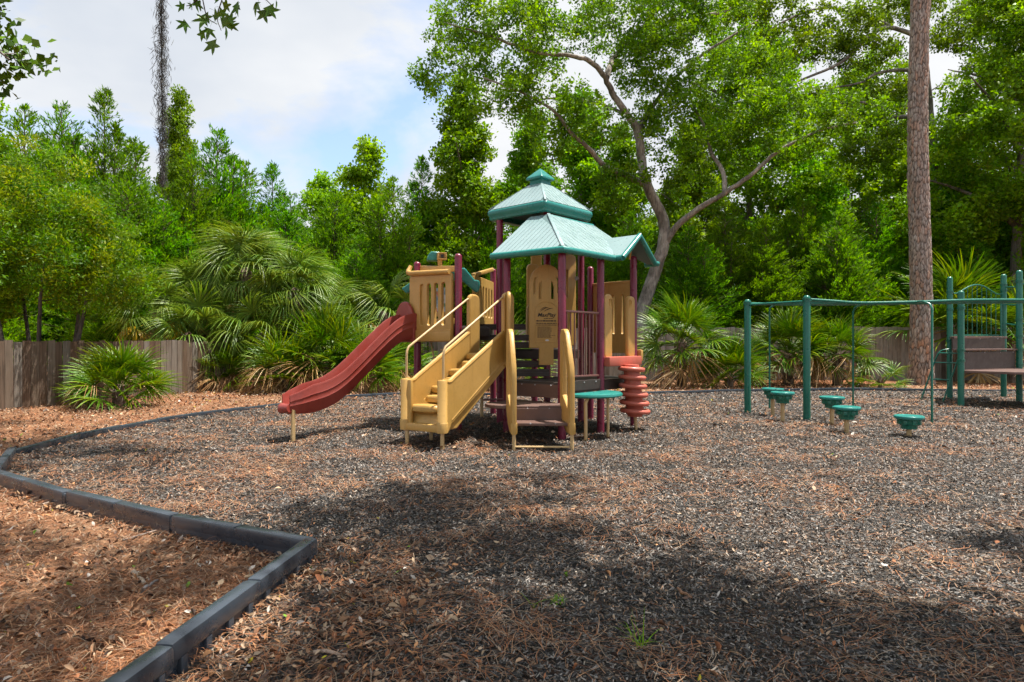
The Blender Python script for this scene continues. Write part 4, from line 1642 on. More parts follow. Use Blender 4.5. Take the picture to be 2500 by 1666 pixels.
e1 = (B4 - B1).normalized()
gd = gdeck([B1, B4, Q(9.6, 10.0), Q(9.3, 9.0), Q(7.2, 9.1)], 0.555)
bolts([B1.lerp(B4, t) + UP * 0.535 * U + e1.cross(UP) * 0.35 for t in (0.2, 0.5, 0.8)], gd, nrm=e1.cross(UP))
MB().bar(B1 + UP * 0.535 * U, B4 + UP * 0.535 * U, 0.06, 0.08).build('deck_rim', M['brown'], gd, smooth=False)
p_a, p_b = B1 + e1 * 0.09, B4 - e1 * 0.12
back1 = Vector((0, 0.25, 0))
pn1 = MB().bar(p_a + UP * 0.70 * U + back1 * 0.2, p_b + UP * 0.70 * U + back1 * 0.2, 0.03, 0.27 * U, bevel=0.01).build('brown_panel', M['dark'], climb, smooth=False)
MB().bar(p_a + UP * 0.865 * U + back1 * 0.6, p_b + UP * 0.865 * U + back1 * 0.6, 0.28, 0.035, bevel=0.006).build('tread', M['brown'], climb, smooth=False)
pn2 = MB().bar(p_a + UP * 0.965 * U + back1 * 1.4, p_b + UP * 0.965 * U + back1 * 1.4, 0.03, 0.20 * U, bevel=0.01).build('brown_panel', M['dark'], climb, smooth=False)
gdeck([B2, B3, B4 + Vector((0, 0.35, 0)), B1 + Vector((0.1, 0.35, 0))], 1.075)
nb = e1.cross(UP)
bolts([p_a.lerp(p_b, t) + UP * 1.035 * U + back1 * 1.4 + nb * 0.02 for t in (0.15, 0.5, 0.85)], pn2, nrm=nb)
bolts([p_a.lerp(p_b, t) + UP * 0.82 * U + back1 * 0.2 + nb * 0.02 for t in (0.1, 0.4, 0.7, 0.95)], pn1, nrm=nb)
# arched guard of bars between the two back posts
ga, gb = B2.lerp(B3, 0.06), B2.lerp(B3, 0.94)
arch = []
for i in range(17):
    t = i / 16
    h = 1.83 + 0.16 * math.sin(math.pi * min(1, max(0, (t - 0.08) / 0.84))) ** 1.2
    arch.append(ga.lerp(gb, t) + UP * h * U)
gd2 = MB().tube(arch, 0.018, 8).build('arched_guard', M['green'], climb)
MB().tube([ga + UP * 1.10 * U, gb + UP * 1.10 * U], 0.016, 8).build('bottom_rail', M['green'], gd2)
for i in range(1, 10):
    t = i / 10
    h = 1.83 + 0.16 * math.sin(math.pi * min(1, max(0, (t - 0.08) / 0.84))) ** 1.2
    p = ga.lerp(gb, t)
    MB().tube([p + UP * 1.10 * U, p + UP * h * U], 0.010, 6).build('bar', M['green'], gd2)
for q in (B2 + Vector((0.16, -0.1, 0)), B3 - Vector((0.10, 0.05, 0))):
    MB().tube([q + UP * 1.07 * U, q + UP * 1.70 * U, q + UP * 1.76 * U + Vector((0.05, 0.02, 0))], 0.022, 8).build('grab_pole', M['green'], climb)
# side rungs on the right
for k, z in enumerate((1.93, 1.62, 1.28)):
    MB().tube([B3 + UP * (z + 0.03) * U + Vector((0.05, 0, 0)), B3.lerp(B4, 0.35) + UP * z * U + Vector((0.15, 0, 0)), B4 + UP * z * U + Vector((0.02, 0, 0)), Q(9.6, 10.0, z)], 0.016, 8).build('side_rung', M['green'], climb)
# small bent ladder at the left of the deck
la = MB()
base0, base1 = Q(6.75, 10.42), Q(7.05, 10.30)
top0, top1 = Q(7.05, 10.30), Q(7.10, 10.0)
ladder = None
sides = []
for bs, off in ((Q(6.83, 10.62), 0.0), (Q(6.98, 10.30), 0.0)):
    tp = bs + Q(0.30, -0.10)
    pts = curve_pts([bs + UP * -0.03, bs.lerp(tp, 0.45) + UP * 0.45 * U, bs.lerp(tp, 0.75) + UP * 0.74 * U, bs.lerp(tp, 1.05) + UP * 0.85 * U, bs.lerp(tp, 1.9) + UP * 0.865 * U], 5)
    sides.append(pts)
    o = MB().tube(pts, 0.018, 8).build('bent_ladder' if ladder is None else 'ladder_side', M['green'], climb if ladder is None else ladder)
    ladder = ladder or o
for i in (4, 8, 12):
    MB().tube([sides[0][i], sides[1][i]], 0.015, 8).build('rung', M['green'], ladder)

# ---------------------------------------------------------------- stepping pods
pod_meshes = None


def pod(p, ztop, label):
    global pod_meshes
    h = ztop
    root = empty('stepping_pod', p)
    tag(root, label, 'stepping pod', 'stepping pods in front of the overhead climber')
    if pod_meshes is None:
        b = MB()
        R_ = 0.195
        b.lathe([(R_ * 0.93, -0.045), (R_ * 0.99, -0.04), (R_, -0.028), (R_, -0.014), (R_ * 0.985, -0.005), (R_ * 0.95, 0.0), (R_ * 0.86, -0.001), (R_ * 0.84, -0.004), (R_ * 0.3, -0.004), (0.002, -0.004)], (0, 0, 0), 32)
        o1 = b.build('step_pad', M['teal'], None)
        b = MB()
        b.lathe([(0.085, -0.19), (0.105, -0.19), (0.11, -0.14), (0.135, -0.115), (0.14, -0.07), (0.165, -0.055), (0.165, -0.044), (0.01, -0.044)], (0, 0, 0), 28)
        for k in range(8):
            a = 2 * math.pi * k / 8
            b.box((0.128 * math.cos(a), 0.128 * math.sin(a), -0.095), (0.05, 0.055, 0.06), rz=a, bevel=0.008)
        o2 = b.build('hub', M['green'], None)
        pod_meshes = (o1.data, o2.data)
        bpy.data.objects.remove(o1)
        bpy.data.objects.remove(o2)
    for nm, me in (('step_pad', pod_meshes[0]), ('hub', pod_meshes[1])):
        o = bpy.data.objects.new(nm, me)
        col.objects.link(o)
        o.parent = root
        o.matrix_local = Matrix.Translation((0, 0, h)) @ Matrix.Rotation(random.random(), 4, 'Z')
    MB().tube([p + UP * -0.05, p + UP * (h - 0.15)], 0.034, 12).build('pole', M['tan_pipe'], root)


pod(Q(3.44, 8.38), 0.378 * U, 'teal stepping pod farthest back, half hidden by another pod')
pod(Q(3.32, 7.79), 0.377 * U, 'teal stepping pod directly in front of the farthest one')
pod(Q(3.81, 7.56), 0.340 * U, 'middle teal stepping pod just right of the nearer green post')
pod(Q(3.60, 6.83), 0.296 * U, 'second nearest teal stepping pod, overlapping the middle one')
pod(Q(4.09, 6.54), 0.233 * U, 'lowest teal stepping pod standing alone nearest the camera')

# ================================================================ plants
def unit(v):
    return v / np.maximum(np.linalg.norm(v, axis=1, keepdims=True), 1e-9)


def blades(P, D, L, W, colr, upbias=0.35):
    """one folded diamond quad for each leaf: P centres, D directions"""
    n = len(P)
    r = rng.normal(0, 1, (n, 3))
    r[:, 2] *= 0.5
    r += np.array([0, 0, upbias])
    s = unit(np.cross(D, r))
    up = np.cross(s, D)
    v = np.empty((n, 4, 3))
    v[:, 0] = P - D * (L * 0.5)[:, None]
    v[:, 1] = P + s * (W * 0.5)[:, None] + up * (W * 0.15)[:, None]
    v[:, 2] = P + D * (L * 0.5)[:, None]
    v[:, 3] = P - s * (W * 0.5)[:, None] + up * (W * 0.15)[:, None]
    f = np.arange(n * 4).reshape(n, 4)
    return v.reshape(-1, 3), f, np.repeat(colr, 4, 0)


class Tubes:
    """many tapered tubes in one array mesh"""

    def __init__(self):
        self.V, self.F, self.n = [], [], 0

    def add(self, pts, rads, seg=6):
        pts = np.asarray(pts, float)
        k = len(pts)
        t = np.gradient(pts, axis=0)
        t = unit(t)
        ref = np.array([0.0, 0, 1]) if abs(t[0, 2]) < 0.8 else np.array([1.0, 0, 0])
        nr = unit(np.cross(t, np.tile(ref, (k, 1))))
        bi = np.cross(t, nr)
        a = np.arange(seg) * 2 * np.pi / seg
        ring = pts[:, None, :] + (nr[:, None, :] * np.cos(a)[None, :, None] + bi[:, None, :] * np.sin(a)[None, :, None]) * np.asarray(rads)[:, None, None]
        idx = self.n + np.arange(k * seg).reshape(k, seg)
        f = np.stack([idx[:-1], np.roll(idx[:-1], -1, 1), np.roll(idx[1:], -1, 1), idx[1:]], -1).reshape(-1, 4)
        self.V.append(ring.reshape(-1, 3))
        self.F.append(f)
        self.n += k * seg

    def mesh(self, name, c0, c1):
        V = np.concatenate(self.V)
        F_ = np.concatenate(self.F)
        t = vnoise(V[:, 0] * 9 + V[:, 1] * 7, V[:, 2] * 2.2, 4)[:, None]
        t = np.clip(t * 1.2 - 0.1 + rng.normal(0, 0.08, t.shape), 0, 1)
        return np_mesh(name, V, F_, np.array(c0) * (1 - t) + np.array(c1) * t, smooth=True)


def wiggle(a, b, n, amp, sag=0.0):
    a, b = np.asarray(a, float), np.asarray(b, float)
    t = np.linspace(0, 1, n)[:, None]
    p = a + (b - a) * t
    off = rng.normal(0, amp, (n, 3))
    off[0] = 0
    off[-1] = 0
    p += off * np.sin(np.pi * t) ** 0.5
    p[:, 2] += sag * np.sin(np.pi * t[:, 0])
    return p


def spline(keys, n=5):
    return np.array([tuple(p) for p in curve_pts([Vector(k) for k in keys], n)])


OAKL = [(0.085, 0.165, 0.018), (0.12, 0.22, 0.024), (0.065, 0.14, 0.018), (0.155, 0.255, 0.026), (0.10, 0.19, 0.02), (0.05, 0.11, 0.016)]
OAKC = [(0.070, 0.150, 0.020), (0.100, 0.205, 0.028), (0.055, 0.125, 0.020), (0.135, 0.240, 0.030), (0.085, 0.175, 0.022), (0.045, 0.100, 0.018)]
CEDC = [(0.060, 0.165, 0.020), (0.085, 0.205, 0.026), (0.048, 0.130, 0.020), (0.105, 0.215, 0.024), (0.040, 0.105, 0.022)]


def clump_leaves(C, rad, per, size, colors, flat=0.75, upbias=0.4, aspect=(0.45, 0.75), jitter=0.3):
    """leaves scattered in soft balls round the clump centres C"""
    n = len(C) * per
    ci = np.repeat(np.arange(len(C)), per)
    q = unit(rng.normal(0, 1, (n, 3))) * (rng.random((n, 1)) ** 0.45)
    r = (rad if np.ndim(rad) else np.full(len(C), rad))[ci][:, None]
    off = q * r
    off[:, 2] *= flat
    P = C[ci] + off
    D = unit(q * 0.7 + rng.normal(0, 0.6, (n, 3)))
    L = size * rng.uniform(0.55, 1.5, n)
    W = L * rng.uniform(aspect[0], aspect[1], n)
    base = np.array(colors)[rng.integers(0, len(colors), len(C))][ci]
    leafc = np.array(colors)[rng.integers(0, len(colors), n)]
    shade = (0.70 + 0.6 * rng.random(len(C)))[ci][:, None]
    cc = (base * 0.7 + leafc * 0.3) * shade * (1 + (rng.random((n, 1)) - 0.5) * 2 * jitter)
    return blades(P, D, L, W, cc, upbias)


def blob_points(blobs, n, gap_scale=0.9, gap=0.42, shell=0.35):
    """clump centres spread through ellipsoids (cx, cy, cz, rx, ry, rz); noise leaves holes"""
    w = np.array([b[3] * b[4] * b[5] for b in blobs]) ** 0.8
    w = w / w.sum()
    out = []
    for b, ww in zip(blobs, w):
        m = int(n * ww * 2.2) + 8
        q = unit(rng.normal(0, 1, (m, 3))) * (shell + (1 - shell) * rng.random((m, 1)) ** 0.5)
        p = q * np.array(b[3:6]) + np.array(b[0:3])
        k = (vnoise(p[:, 0] * gap_scale + p[:, 1] * 0.7, p[:, 2] * gap_scale + p[:, 1] * 0.5, 13) * 0.6 + rng.random(m) * 0.4) > gap
        out.append(p[k][:int(n * ww) + 2])
    return np.concatenate(out)


def tree(name, label, base, limbs, blobs, n_clumps, per, clump_r, leaf, colors, bark=((0.10, 0.085, 0.07), (0.26, 0.235, 0.21)), group=None, cat='tree', mat='leaf', gap=0.42, twig=True, flat=0.75, aspect=(0.45, 0.75), gap_scale=0.9):
    """limbs: list of (points, r0, r1); blobs: crown ellipsoids, all in metres from base"""
    root = empty(name, base)
    tag(root, label, cat, group)
    tb = Tubes()
    sk, skr = [], []
    for pts, r0, r1 in limbs:
        p = spline(pts, 5)
        p[1:-1] += rng.normal(0, r0 * 0.05, (len(p) - 2, 3))
        rr = np.linspace(r0, r1, len(p))
        tb.add(p, rr, 10 if r0 > 0.12 else 7)
        sk.append(p)
        skr.append(rr)
    S = np.concatenate(sk)
    SR = np.concatenate(skr)
    C = blob_points(blobs, n_clumps, gap=gap, gap_scale=gap_scale)
    if twig:
        # branches: every clump hangs on a twig from the nearest wood, grown in two generations so twigs share boughs
        order = np.argsort(np.min(np.linalg.norm(C[:, None, :] - S[None, ::3, :], axis=2), axis=1))
        nodes = [tuple(p) for p in S]
        nr = list(SR)
        kd = None
        every = 24
        for q, ci in enumerate(order):
            if q % every == 0:
                kd = KDTree(len(nodes))
                for i_, p in enumerate(nodes):
                    kd.insert(p, i_)
                kd.balance()
            _, j, dist = kd.find(C[ci])
            a = np.array(nodes[j])
            p = wiggle(a, C[ci], 4, 0.05 * dist, sag=0.06 * dist)
            r0 = min(nr[j] * 0.6, 0.006 + 0.013 * dist)
            tb.add(p, np.linspace(r0, 0.004, 4), 4)
            nodes.append(tuple(p[2]))
            nr.append(max(r0 * 0.7, 0.008))
            nodes.append(tuple(C[ci]))
            nr.append(max(r0 * 0.5, 0.006))
    link('trunk', tb.mesh('trunk', bark[0], bark[1]), M['bark'], root, Matrix.Identity(4))
    rad = clump_r * rng.uniform(0.7, 1.3, len(C))
    v, f, c = clump_leaves(C, rad, per, leaf, colors, flat, aspect=aspect)
    link('crown', np_mesh('crown', v, f, c), M[mat], root, Matrix.Identity(4))
    return root


def rel(base, pts):
    return [tuple(Vector(p) - Vector(base)) for p in pts]


def copy_tree(src, loc, rz, scale, label, group=None):
    r = src.copy()
    col.objects.link(r)
    r.location = loc
    r.rotation_euler = (0, 0, rz)
    r.scale = scale if isinstance(scale, (tuple, list)) else (scale,) * 3
    r['label'] = label
    if group:
        r['group'] = group
    for ch in src.children:
        c = ch.copy()
        col.objects.link(c)
        c.parent = r
    return r


# ---------------------------------------------------------------- the big oak behind the play set
OB = Vector((4.55, 24.6, 0))
D0 = 24.6


def ok(px, py, dd=0.0):
    return tuple(at(px, py, D0 + dd) - OB)


limbs = [
    ([(0, 0, -0.2), ok(1565, 770), ok(1590, 690), ok(1618, 600), ok(1620, 545), ok(1598, 490), ok(1572, 430), ok(1566, 380, 0.2), ok(1556, 320, 0.2), ok(1535, 285), ok(1500, 235, -0.3), ok(1478, 190, -0.6), ok(1440, 150, -1.0), ok(1395, 138, -1.3), ok(1300, 125, -1.8), ok(1200, 90, -2.2), ok(1080, 55, -2.5)], 0.275, 0.03),
    ([ok(1622, 600), ok(1650, 555, -0.3), ok(1705, 510, -0.8), ok(1760, 478, -1.2), ok(1830, 430, -1.5), ok(1900, 370, -1.8), ok(2000, 320, -2.2), ok(2090, 300, -2.6)], 0.14, 0.03),
    ([ok(1572, 450), ok(1520, 425, -0.5), ok(1470, 400, -1), ok(1440, 365, -1.4), ok(1395, 325, -1.9), ok(1350, 270, -2.3), ok(1270, 225, -2.8), ok(1180, 190, -3.2)], 0.13, 0.025),
    ([ok(1480, 190, -0.6), ok(1490, 160, -0.2), ok(1500, 140, 0.3), ok(1540, 95, 0.8), ok(1600, 30, 1.2), ok(1640, -60, 1.5)], 0.13, 0.05),
    ([ok(1770, 475, -1.2), ok(1765, 420, -0.8), ok(1735, 370, -0.4), ok(1725, 320, 0), ok(1690, 250, 0.4), ok(1680, 180, 0.8)], 0.10, 0.03),
    ([ok(1556, 320, 0.2), ok(1580, 280, 0.6), ok(1640, 200, 1.2), ok(1720, 130, 1.6), ok(1850, 50, 2.0)], 0.12, 0.04),
    ([ok(1535, 285), ok(1480, 260, 1.0), ok(1380, 240, 1.8), ok(1260, 250, 2.6)], 0.08, 0.03),
    ([ok(1720, 40, 1.0), ok(1790, 20, 1.2), ok(1840, -20, 1.4)], 0.08, 0.05),
]


def obl(px, py, dd, rx, ry, rz):
    return ok(px, py, dd) + (rx, ry, rz)


blobs = [obl(1120, 60, -2.2, 1.5, 1.8, 1.0), obl(1230, 110, -2.2, 1.9, 2.2, 1.3), obl(1100, 190, -3, 1.2, 1.6, 0.7), obl(1210, 230, -2.8, 1.6, 1.8, 0.9), obl(1370, 60, -1, 2.0, 2.6, 1.4),
         obl(1330, 250, -2, 1.6, 1.8, 1.0), obl(1560, 30, 0.5, 2.6, 3.0, 1.6), obl(1440, 300, -1.2, 1.4, 1.8, 0.9), obl(1620, 150, 0.4, 2.2, 2.8, 1.6), obl(1640, 300, 0.6, 1.7, 2.0, 1.3),
         obl(1760, 120, 0.8, 2.2, 2.6, 1.6), obl(1800, 260, -0.6, 2.0, 2.2, 1.4), obl(1930, 310, -1.6, 2.0, 2.0, 1.1), obl(1760, 380, -0.8, 1.5, 1.7, 1.1), obl(2060, 280, -2.4, 1.4, 1.6, 0.8),
         obl(1900, 180, 0.5, 1.8, 2.2, 1.2), obl(1480, 430, -0.6, 1.0, 1.2, 0.7), obl(1330, 360, -2.0, 0.9, 1.2, 0.6), obl(1700, 480, 0.8, 1.2, 1.4, 0.8), obl(1560, 380, -0.8, 0.9, 0.9, 1.0), obl(1500, 480, -1.0, 0.8, 0.8, 0.6), obl(1620, 420, -0.8, 1.0, 1.0, 0.8), obl(1250, -60, -1.5, 2.4, 2.4, 1.2), obl(1700, -60, 1.0, 3.2, 3.0, 1.6)]
tree('oak_tree', 'big forked live oak leaning behind the play set roofs', OB, limbs, blobs, 1850, 56, 0.36, 0.115, OAKL, bark=((0.14, 0.12, 0.10), (0.42, 0.385, 0.345)), gap=0.52)

# ---------------------------------------------------------------- second oak, its bare limbs reaching left past the pine
PB = Vector((20.2, 29.5, 0))


def p2(px, py, dd=0.0):
    return tuple(at(px, py, 29.5 + dd) - PB)


limbs = [
    ([(0, 0, -0.2), p2(2300, 600), p2(2290, 450), p2(2275, 320), p2(2262, 200), p2(2250, 60), p2(2240, -60)], 0.30, 0.08),
    ([p2(2272, 300), p2(2235, 284, -0.5), p2(2185, 286, -1), p2(2156, 265, -1.5), p2(2106, 251, -2), p2(2040, 255, -2.4)], 0.13, 0.03),
    ([p2(2262, 220), p2(2226, 174, -0.4), p2(2148, 178, -1), p2(2098, 203, -1.5), p2(2030, 215, -1.8)], 0.11, 0.03),
    ([p2(2252, 90), p2(2235, 87, -0.3), p2(2177, 68, -0.8), p2(2135, 79, -1.2), p2(2052, 153, -2.0), p2(1957, 195, -2.6), p2(1900, 215, -3)], 0.13, 0.03),
    ([p2(2180, 70, -0.8), p2(2120, 40, -1.2), p2(2010, 20, -1.6), p2(1900, 60, -2), p2(1830, 120, -2.4)], 0.09, 0.02),
    ([p2(2280, 380), p2(2340, 330, 0.5), p2(2420, 300, 1.0), p2(2500, 250, 1.5)], 0.13, 0.03),
    ([p2(2290, 480), p2(2350, 440, -0.6), p2(2430, 420, -1.2)], 0.10, 0.02),
]
bl_ = [p2(px, py, dd) + (rx, 1.3, rz) for px, py, dd, rx, rz in ((2040, 60, -1.5, 2.2, 0.9), (1930, 110, -2.4, 1.6, 0.8), (2110, 130, -1.2, 1.7, 0.7), (2000, 260, -2.2, 1.5, 0.6), (2150, 230, -1.2, 1.2, 0.5), (2200, 10, 0, 2.4, 1.0), (2350, 60, 0.5, 2.4, 1.2), (2450, 180, 1.2, 2.2, 1.2), (2400, 300, 1.0, 1.8, 0.9), (2400, 430, -1.0, 1.5, 0.7), (2120, 380, -0.6, 1.2, 0.6), (2200, 330, 0.4, 1.0, 0.5), (1850, 10, -1.5, 2.0, 0.9))]
tree('oak_tree', 'oak behind the pine trunk with bare grey limbs reaching left', PB, limbs, bl_, 900, 52, 0.40, 0.125, OAKC, bark=((0.085, 0.075, 0.065), (0.30, 0.28, 0.26)), gap=0.50)

# ---------------------------------------------------------------- generic broad-leaved trees


def broadleaf(label, loc, H, Rc, colors, n=700, per=90, lean=0.0, name='oak_tree', leaf=0.14, trunk_r=0.17, low=0.3, group=None):
    limbs = []
    tx = lean * H
    limbs.append(([(0, 0, -0.2), (tx * 0.2, 0, H * 0.25), (tx * 0.6, 0.1, H * 0.5), (tx, 0, H * 0.9)], trunk_r, 0.03))
    for k in range(8):
        a = k * 2.4 + random.random()
        z0 = H * (low * 0.9 + 0.06 * k)
        r_ = Rc * random.uniform(0.6, 0.9)
        x0 = tx * z0 / H
        limbs.append(([(x0, 0, z0), (x0 + math.cos(a) * r_ * 0.45, math.sin(a) * r_ * 0.45, z0 + H * 0.09), (x0 + math.cos(a) * r_, math.sin(a) * r_, z0 + H * 0.15)], trunk_r * 0.42, 0.02))
    blobs = []
    for k in range(11):
        a = k * 2.399
        f = k / 10
        z = H * (low + (0.95 - low) * f)
        rr_ = Rc * (0.62 * math.sin(math.pi * (0.22 + 0.70 * f))) * random.uniform(0.7, 1.0)
        wd = 1.12 - 0.62 * f
        blobs.append((tx * z / H + math.cos(a) * rr_ * wd, math.sin(a) * rr_ * wd, z, Rc * wd * random.uniform(0.38, 0.6), Rc * wd * random.uniform(0.38, 0.6), H * random.uniform(0.08, 0.13)))
    return tree(name, label, loc, limbs, blobs, n, per, 0.48, leaf, colors, group=group)


BR = [(0.105, 0.215, 0.026), (0.085, 0.185, 0.022), (0.14, 0.26, 0.03), (0.07, 0.15, 0.02), (0.12, 0.20, 0.022)]


def spot(px, d):
    p = at(px, 833, d)
    return Vector((p.x, p.y, 0))


def top_h(py, d):
    return U + (833 - py) / F * d


bl1 = broadleaf('tall slim leafy tree just left of the pagoda roofs', spot(1135, 27), top_h(225, 27), 2.3, BR, n=620, low=0.22)
bl2 = broadleaf('bright green rounded tree standing above the palms left of centre', spot(890, 27), top_h(385, 27), 2.7, [(0.13, 0.27, 0.024), (0.16, 0.30, 0.03), (0.10, 0.22, 0.02)], n=520, low=0.15)
bl3 = broadleaf('wide oak with dark trunk at the right edge', spot(2475, 25), top_h(-80, 25), 4.6, BR, n=900, per=85, low=0.34, lean=0.03, trunk_r=0.30)
copies = [
    (bl1, 440, 28, 250, 0.9, 'slender open-crowned leafy tree behind the hanging moss strand'),
    (bl1, 1290, 31, 300, 1.9, 'leafy tree whose crown shows round the tip of the pagoda'),
    (bl1, 1510, 33, 330, 2.4, 'slim leafy tree closing the gap left of the forked oak trunk'),
    (bl3, 2110, 37, 150, 0.6, 'broad far oak filling the sky gap left of the pine'),
    (bl1, 1690, 31, 330, 5.1, 'leafy tree in the fork of the big oak'),
    (bl2, 2200, 32, 380, 2.2, 'rounded far tree showing both sides of the pine trunk'),
    (bl3, 1830, 35, 60, 4.0, 'tall oak farther back between the forked oak and the pine'),
    (bl2, 2330, 29, 330, 1.0, 'yellow green rounded tree right of the pine trunk'),
    (bl2, 1990, 31, 430, 3.0, 'small sunlit leafy tree above the dark cedars on the right'),
    (bl2, 2560, 27, 380, 5.0, 'leafy tree cut by the right edge behind the green deck'),
    (bl1, 1420, 34, 250, 3.3, 'leafy tree seen through the forks of the big oak'),
    (bl2, 780, 38, 455, 2.0, 'small far rounded tree in the gap of the skyline left of centre'),
    (bl1, -60, 24, 200, 2.6, 'leafy tree at the far left edge behind the plank fence'),
]
HB = {id(bl1): top_h(215, 27), id(bl2): top_h(385, 27), id(bl3): top_h(-80, 25)}
for src, px, d, ty, rz, lab in copies:
    h = top_h(ty, d)
    s = h / HB[id(src)]
    w = 0.62 if px == 440 else min(s * 1.05, 1.25)
    copy_tree(src, spot(px, d), rz, (w, w, s), lab)

# ---------------------------------------------------------------- cedars


def cedar(label, loc, H, Rb, n_br, per, colors, group='red cedars behind the fences'):
    """several leaders, boughs of uneven reach carrying upswept feathery sprays, thinning out to wispy tips"""
    root = empty('cedar_tree', loc)
    tag(root, label, 'tree', group)
    tb = Tubes()
    Vs, Ds = [], []
    sd_ = rng.integers(0, 90)
    leaders = [(0.0, 0.0, H, 1.0), (rng.uniform(0.4, 0.8), rng.uniform(-0.5, 0.5), H * 0.88, 0.75), (-rng.uniform(0.4, 0.9), rng.uniform(-0.5, 0.5), H * 0.80, 0.75), (rng.uniform(-0.4, 0.4), -0.7, H * 0.68, 0.8)]
    for lx, ly, LH, share in leaders:
        tb.add(spline([(0, 0, -0.2), (lx * 0.3, ly * 0.3, LH * 0.3), (lx * 0.8, ly * 0.8, LH * 0.65), (lx, ly, LH)], 5), np.linspace(0.12 * share, 0.008, 16), 6)
        for k in range(int(n_br * share / 3.3)):
            f = rng.random() ** 0.85
            z0 = LH * (0.03 + 0.97 * f)
            q = z0 / LH
            a = rng.random() * 2 * np.pi
            lump = 0.5 + 1.0 * float(vnoise(a * 1.7 + sd_, z0 * 0.75 + sd_, 21))
            Lb = Rb * (1 - f) ** 0.7 * rng.uniform(0.6, 1.1) * lump * (0.6 + 0.4 * share) + 0.10
            rise = rng.uniform(0.3, 0.8) * (0.6 + 1.1 * f)
            st_ = np.array([lx * q, ly * q, z0])
            tip = st_ + np.array([math.cos(a) * Lb, math.sin(a) * Lb, Lb * rise])
            if rng.random() < 0.45:
                tb.add(wiggle(st_, tip, 4, 0.04 * Lb), np.linspace(0.016, 0.004, 4), 4)
            dirv = (tip - st_) / np.linalg.norm(tip - st_)
            thin = 1.0 if f < 0.7 else 0.55
            m = max(4, int(per * (0.30 + Lb / Rb) * thin))
            t = 0.2 + 0.9 * rng.random(m) ** 0.7
            wid = 0.30 * (0.30 + 0.70 * min(1.0, Lb / Rb * 1.4))
            off = rng.normal(0, 1, (m, 3)) * wid * (1.2 - t)[:, None]
            Vs.append(st_ + (tip - st_) * t[:, None] + off)
            Ds.append(unit(dirv[None, :] * 0.8 + unit(off + 1e-6) * 0.5 + rng.normal(0, 0.3, (m, 3)) + np.array([0, 0, 0.45])))
    P = np.concatenate(Vs)
    D = np.concatenate(Ds)
    n = len(P)
    L = rng.uniform(0.11, 0.25, n)
    W = rng.uniform(0.028, 0.055, n)
    cl_ = vnoise(P[:, 0] * 1.6 + sd_, P[:, 2] * 1.6 + P[:, 1], 31)[:, None]
    cc = pick(colors, n, 0.25) * (0.75 + 0.5 * cl_)
    v, f, c = blades(P, D, L, W, cc, 0.3)
    link('trunk', tb.mesh('trunk', (0.09, 0.06, 0.045), (0.22, 0.16, 0.12)), M['bark'], root, Matrix.Identity(4))
    link('crown', np_mesh('crown', v, f, c), M['cedar'], root, Matrix.Identity(4))
    return root


cedH = 9.0
protos = []
ced = [  # px, distance, top y, width scale, label
    (255, 25.0, 225, 0.95, 'tallest feathery cedar of the left skyline with a thin spire'),
    (150, 23.5, 262, 1.05, 'broad feathery cedar left of the tallest spire'),
    (60, 24.0, 265, 1.0, 'feathery cedar behind the yellowish shrub at the far left'),
    (530, 24.5, 325, 1.05, 'pointed cedar right of the hanging moss strand'),
]
for i_, (px, d, ty, ws, lab) in enumerate(ced):
    h = top_h(ty, d)
    protos.append((cedar(lab, spot(px, d), h, 2.2 * ws, 820, 78, CEDC), h))
more_ced = [
    (0, 330, 21.5, 345, 1.0, 'bright green bushy cedar in front of the tall spire'), (1, 310, 20.5, 450, 1.0, 'low bright cedar above the left plank fence'),
    (3, 470, 22.5, 400, 1.0, 'mid height cedar just right of the moss strand'), (2, 600, 25.0, 400, 1.0, 'cedar on the shoulder of the left skyline'),
    (0, 665, 26.0, 405, 0.9, 'narrow spired cedar at the right end of the left skyline'), (1, 710, 25.0, 480, 1.1, 'low cedar below the gap in the skyline'),
    (3, 820, 24.5, 470, 1.1, 'bushy cedar left of the bright rounded tree'), (2, 960, 24.5, 440, 1.05, 'bushy cedar right of the bright rounded tree'),
    (0, 1030, 27.0, 390, 1.0, 'spired cedar between the bright tree and the pagoda'), (1, 400, 21.0, 500, 1.1, 'cedar directly behind the tall palm cluster'),
    (2, 1090, 25.5, 540, 1.1, 'shaded cedar behind the slide tower'), (3, 1200, 26.5, 480, 1.1, 'shaded cedar behind the left edge of the pagoda'),
    (1, 1330, 27.0, 520, 1.15, 'shaded cedar directly behind the pagoda posts'), (0, 1450, 26.5, 560, 1.1, 'shaded cedar behind the gable of the lower roof'),
    (2, 1540, 27.5, 520, 1.1, 'shaded cedar just left of the forked oak trunk'), (3, 1680, 26.0, 560, 1.2, 'dark cedar right of the forked oak trunk'),
    (1, 1770, 27.0, 500, 1.2, 'dark cedar behind the far end of the overhead climber'), (0, 1870, 26.0, 530, 1.2, 'dark cedar behind the nearer green post'),
    (2, 1960, 27.5, 480, 1.15, 'dark cedar above the middle of the overhead climber'), (3, 2050, 25.5, 520, 1.2, 'brighter cedar beside the pine trunk'),
    (1, 2140, 27.5, 500, 1.1, 'dark cedar just left of the pine trunk'), (0, 2230, 28.0, 520, 1.1, 'dark cedar hidden behind the pine trunk'),
    (2, 2340, 25.5, 560, 1.2, 'dark cedar behind the large palmetto on the right'), (3, 2440, 26.5, 500, 1.2, 'dark cedar behind the arched green guard'),
    (1, 2540, 25.5, 480, 1.2, 'dark cedar cut by the right edge'), (2, -30, 21.0, 420, 1.1, 'cedar cut by the left edge behind the shrub'),
    (0, 560, 21.8, 560, 1.0, 'low cedar behind the right half of the palm cluster'), (3, 880, 22.5, 580, 1.0, 'low cedar behind the yellowing palm'),
]
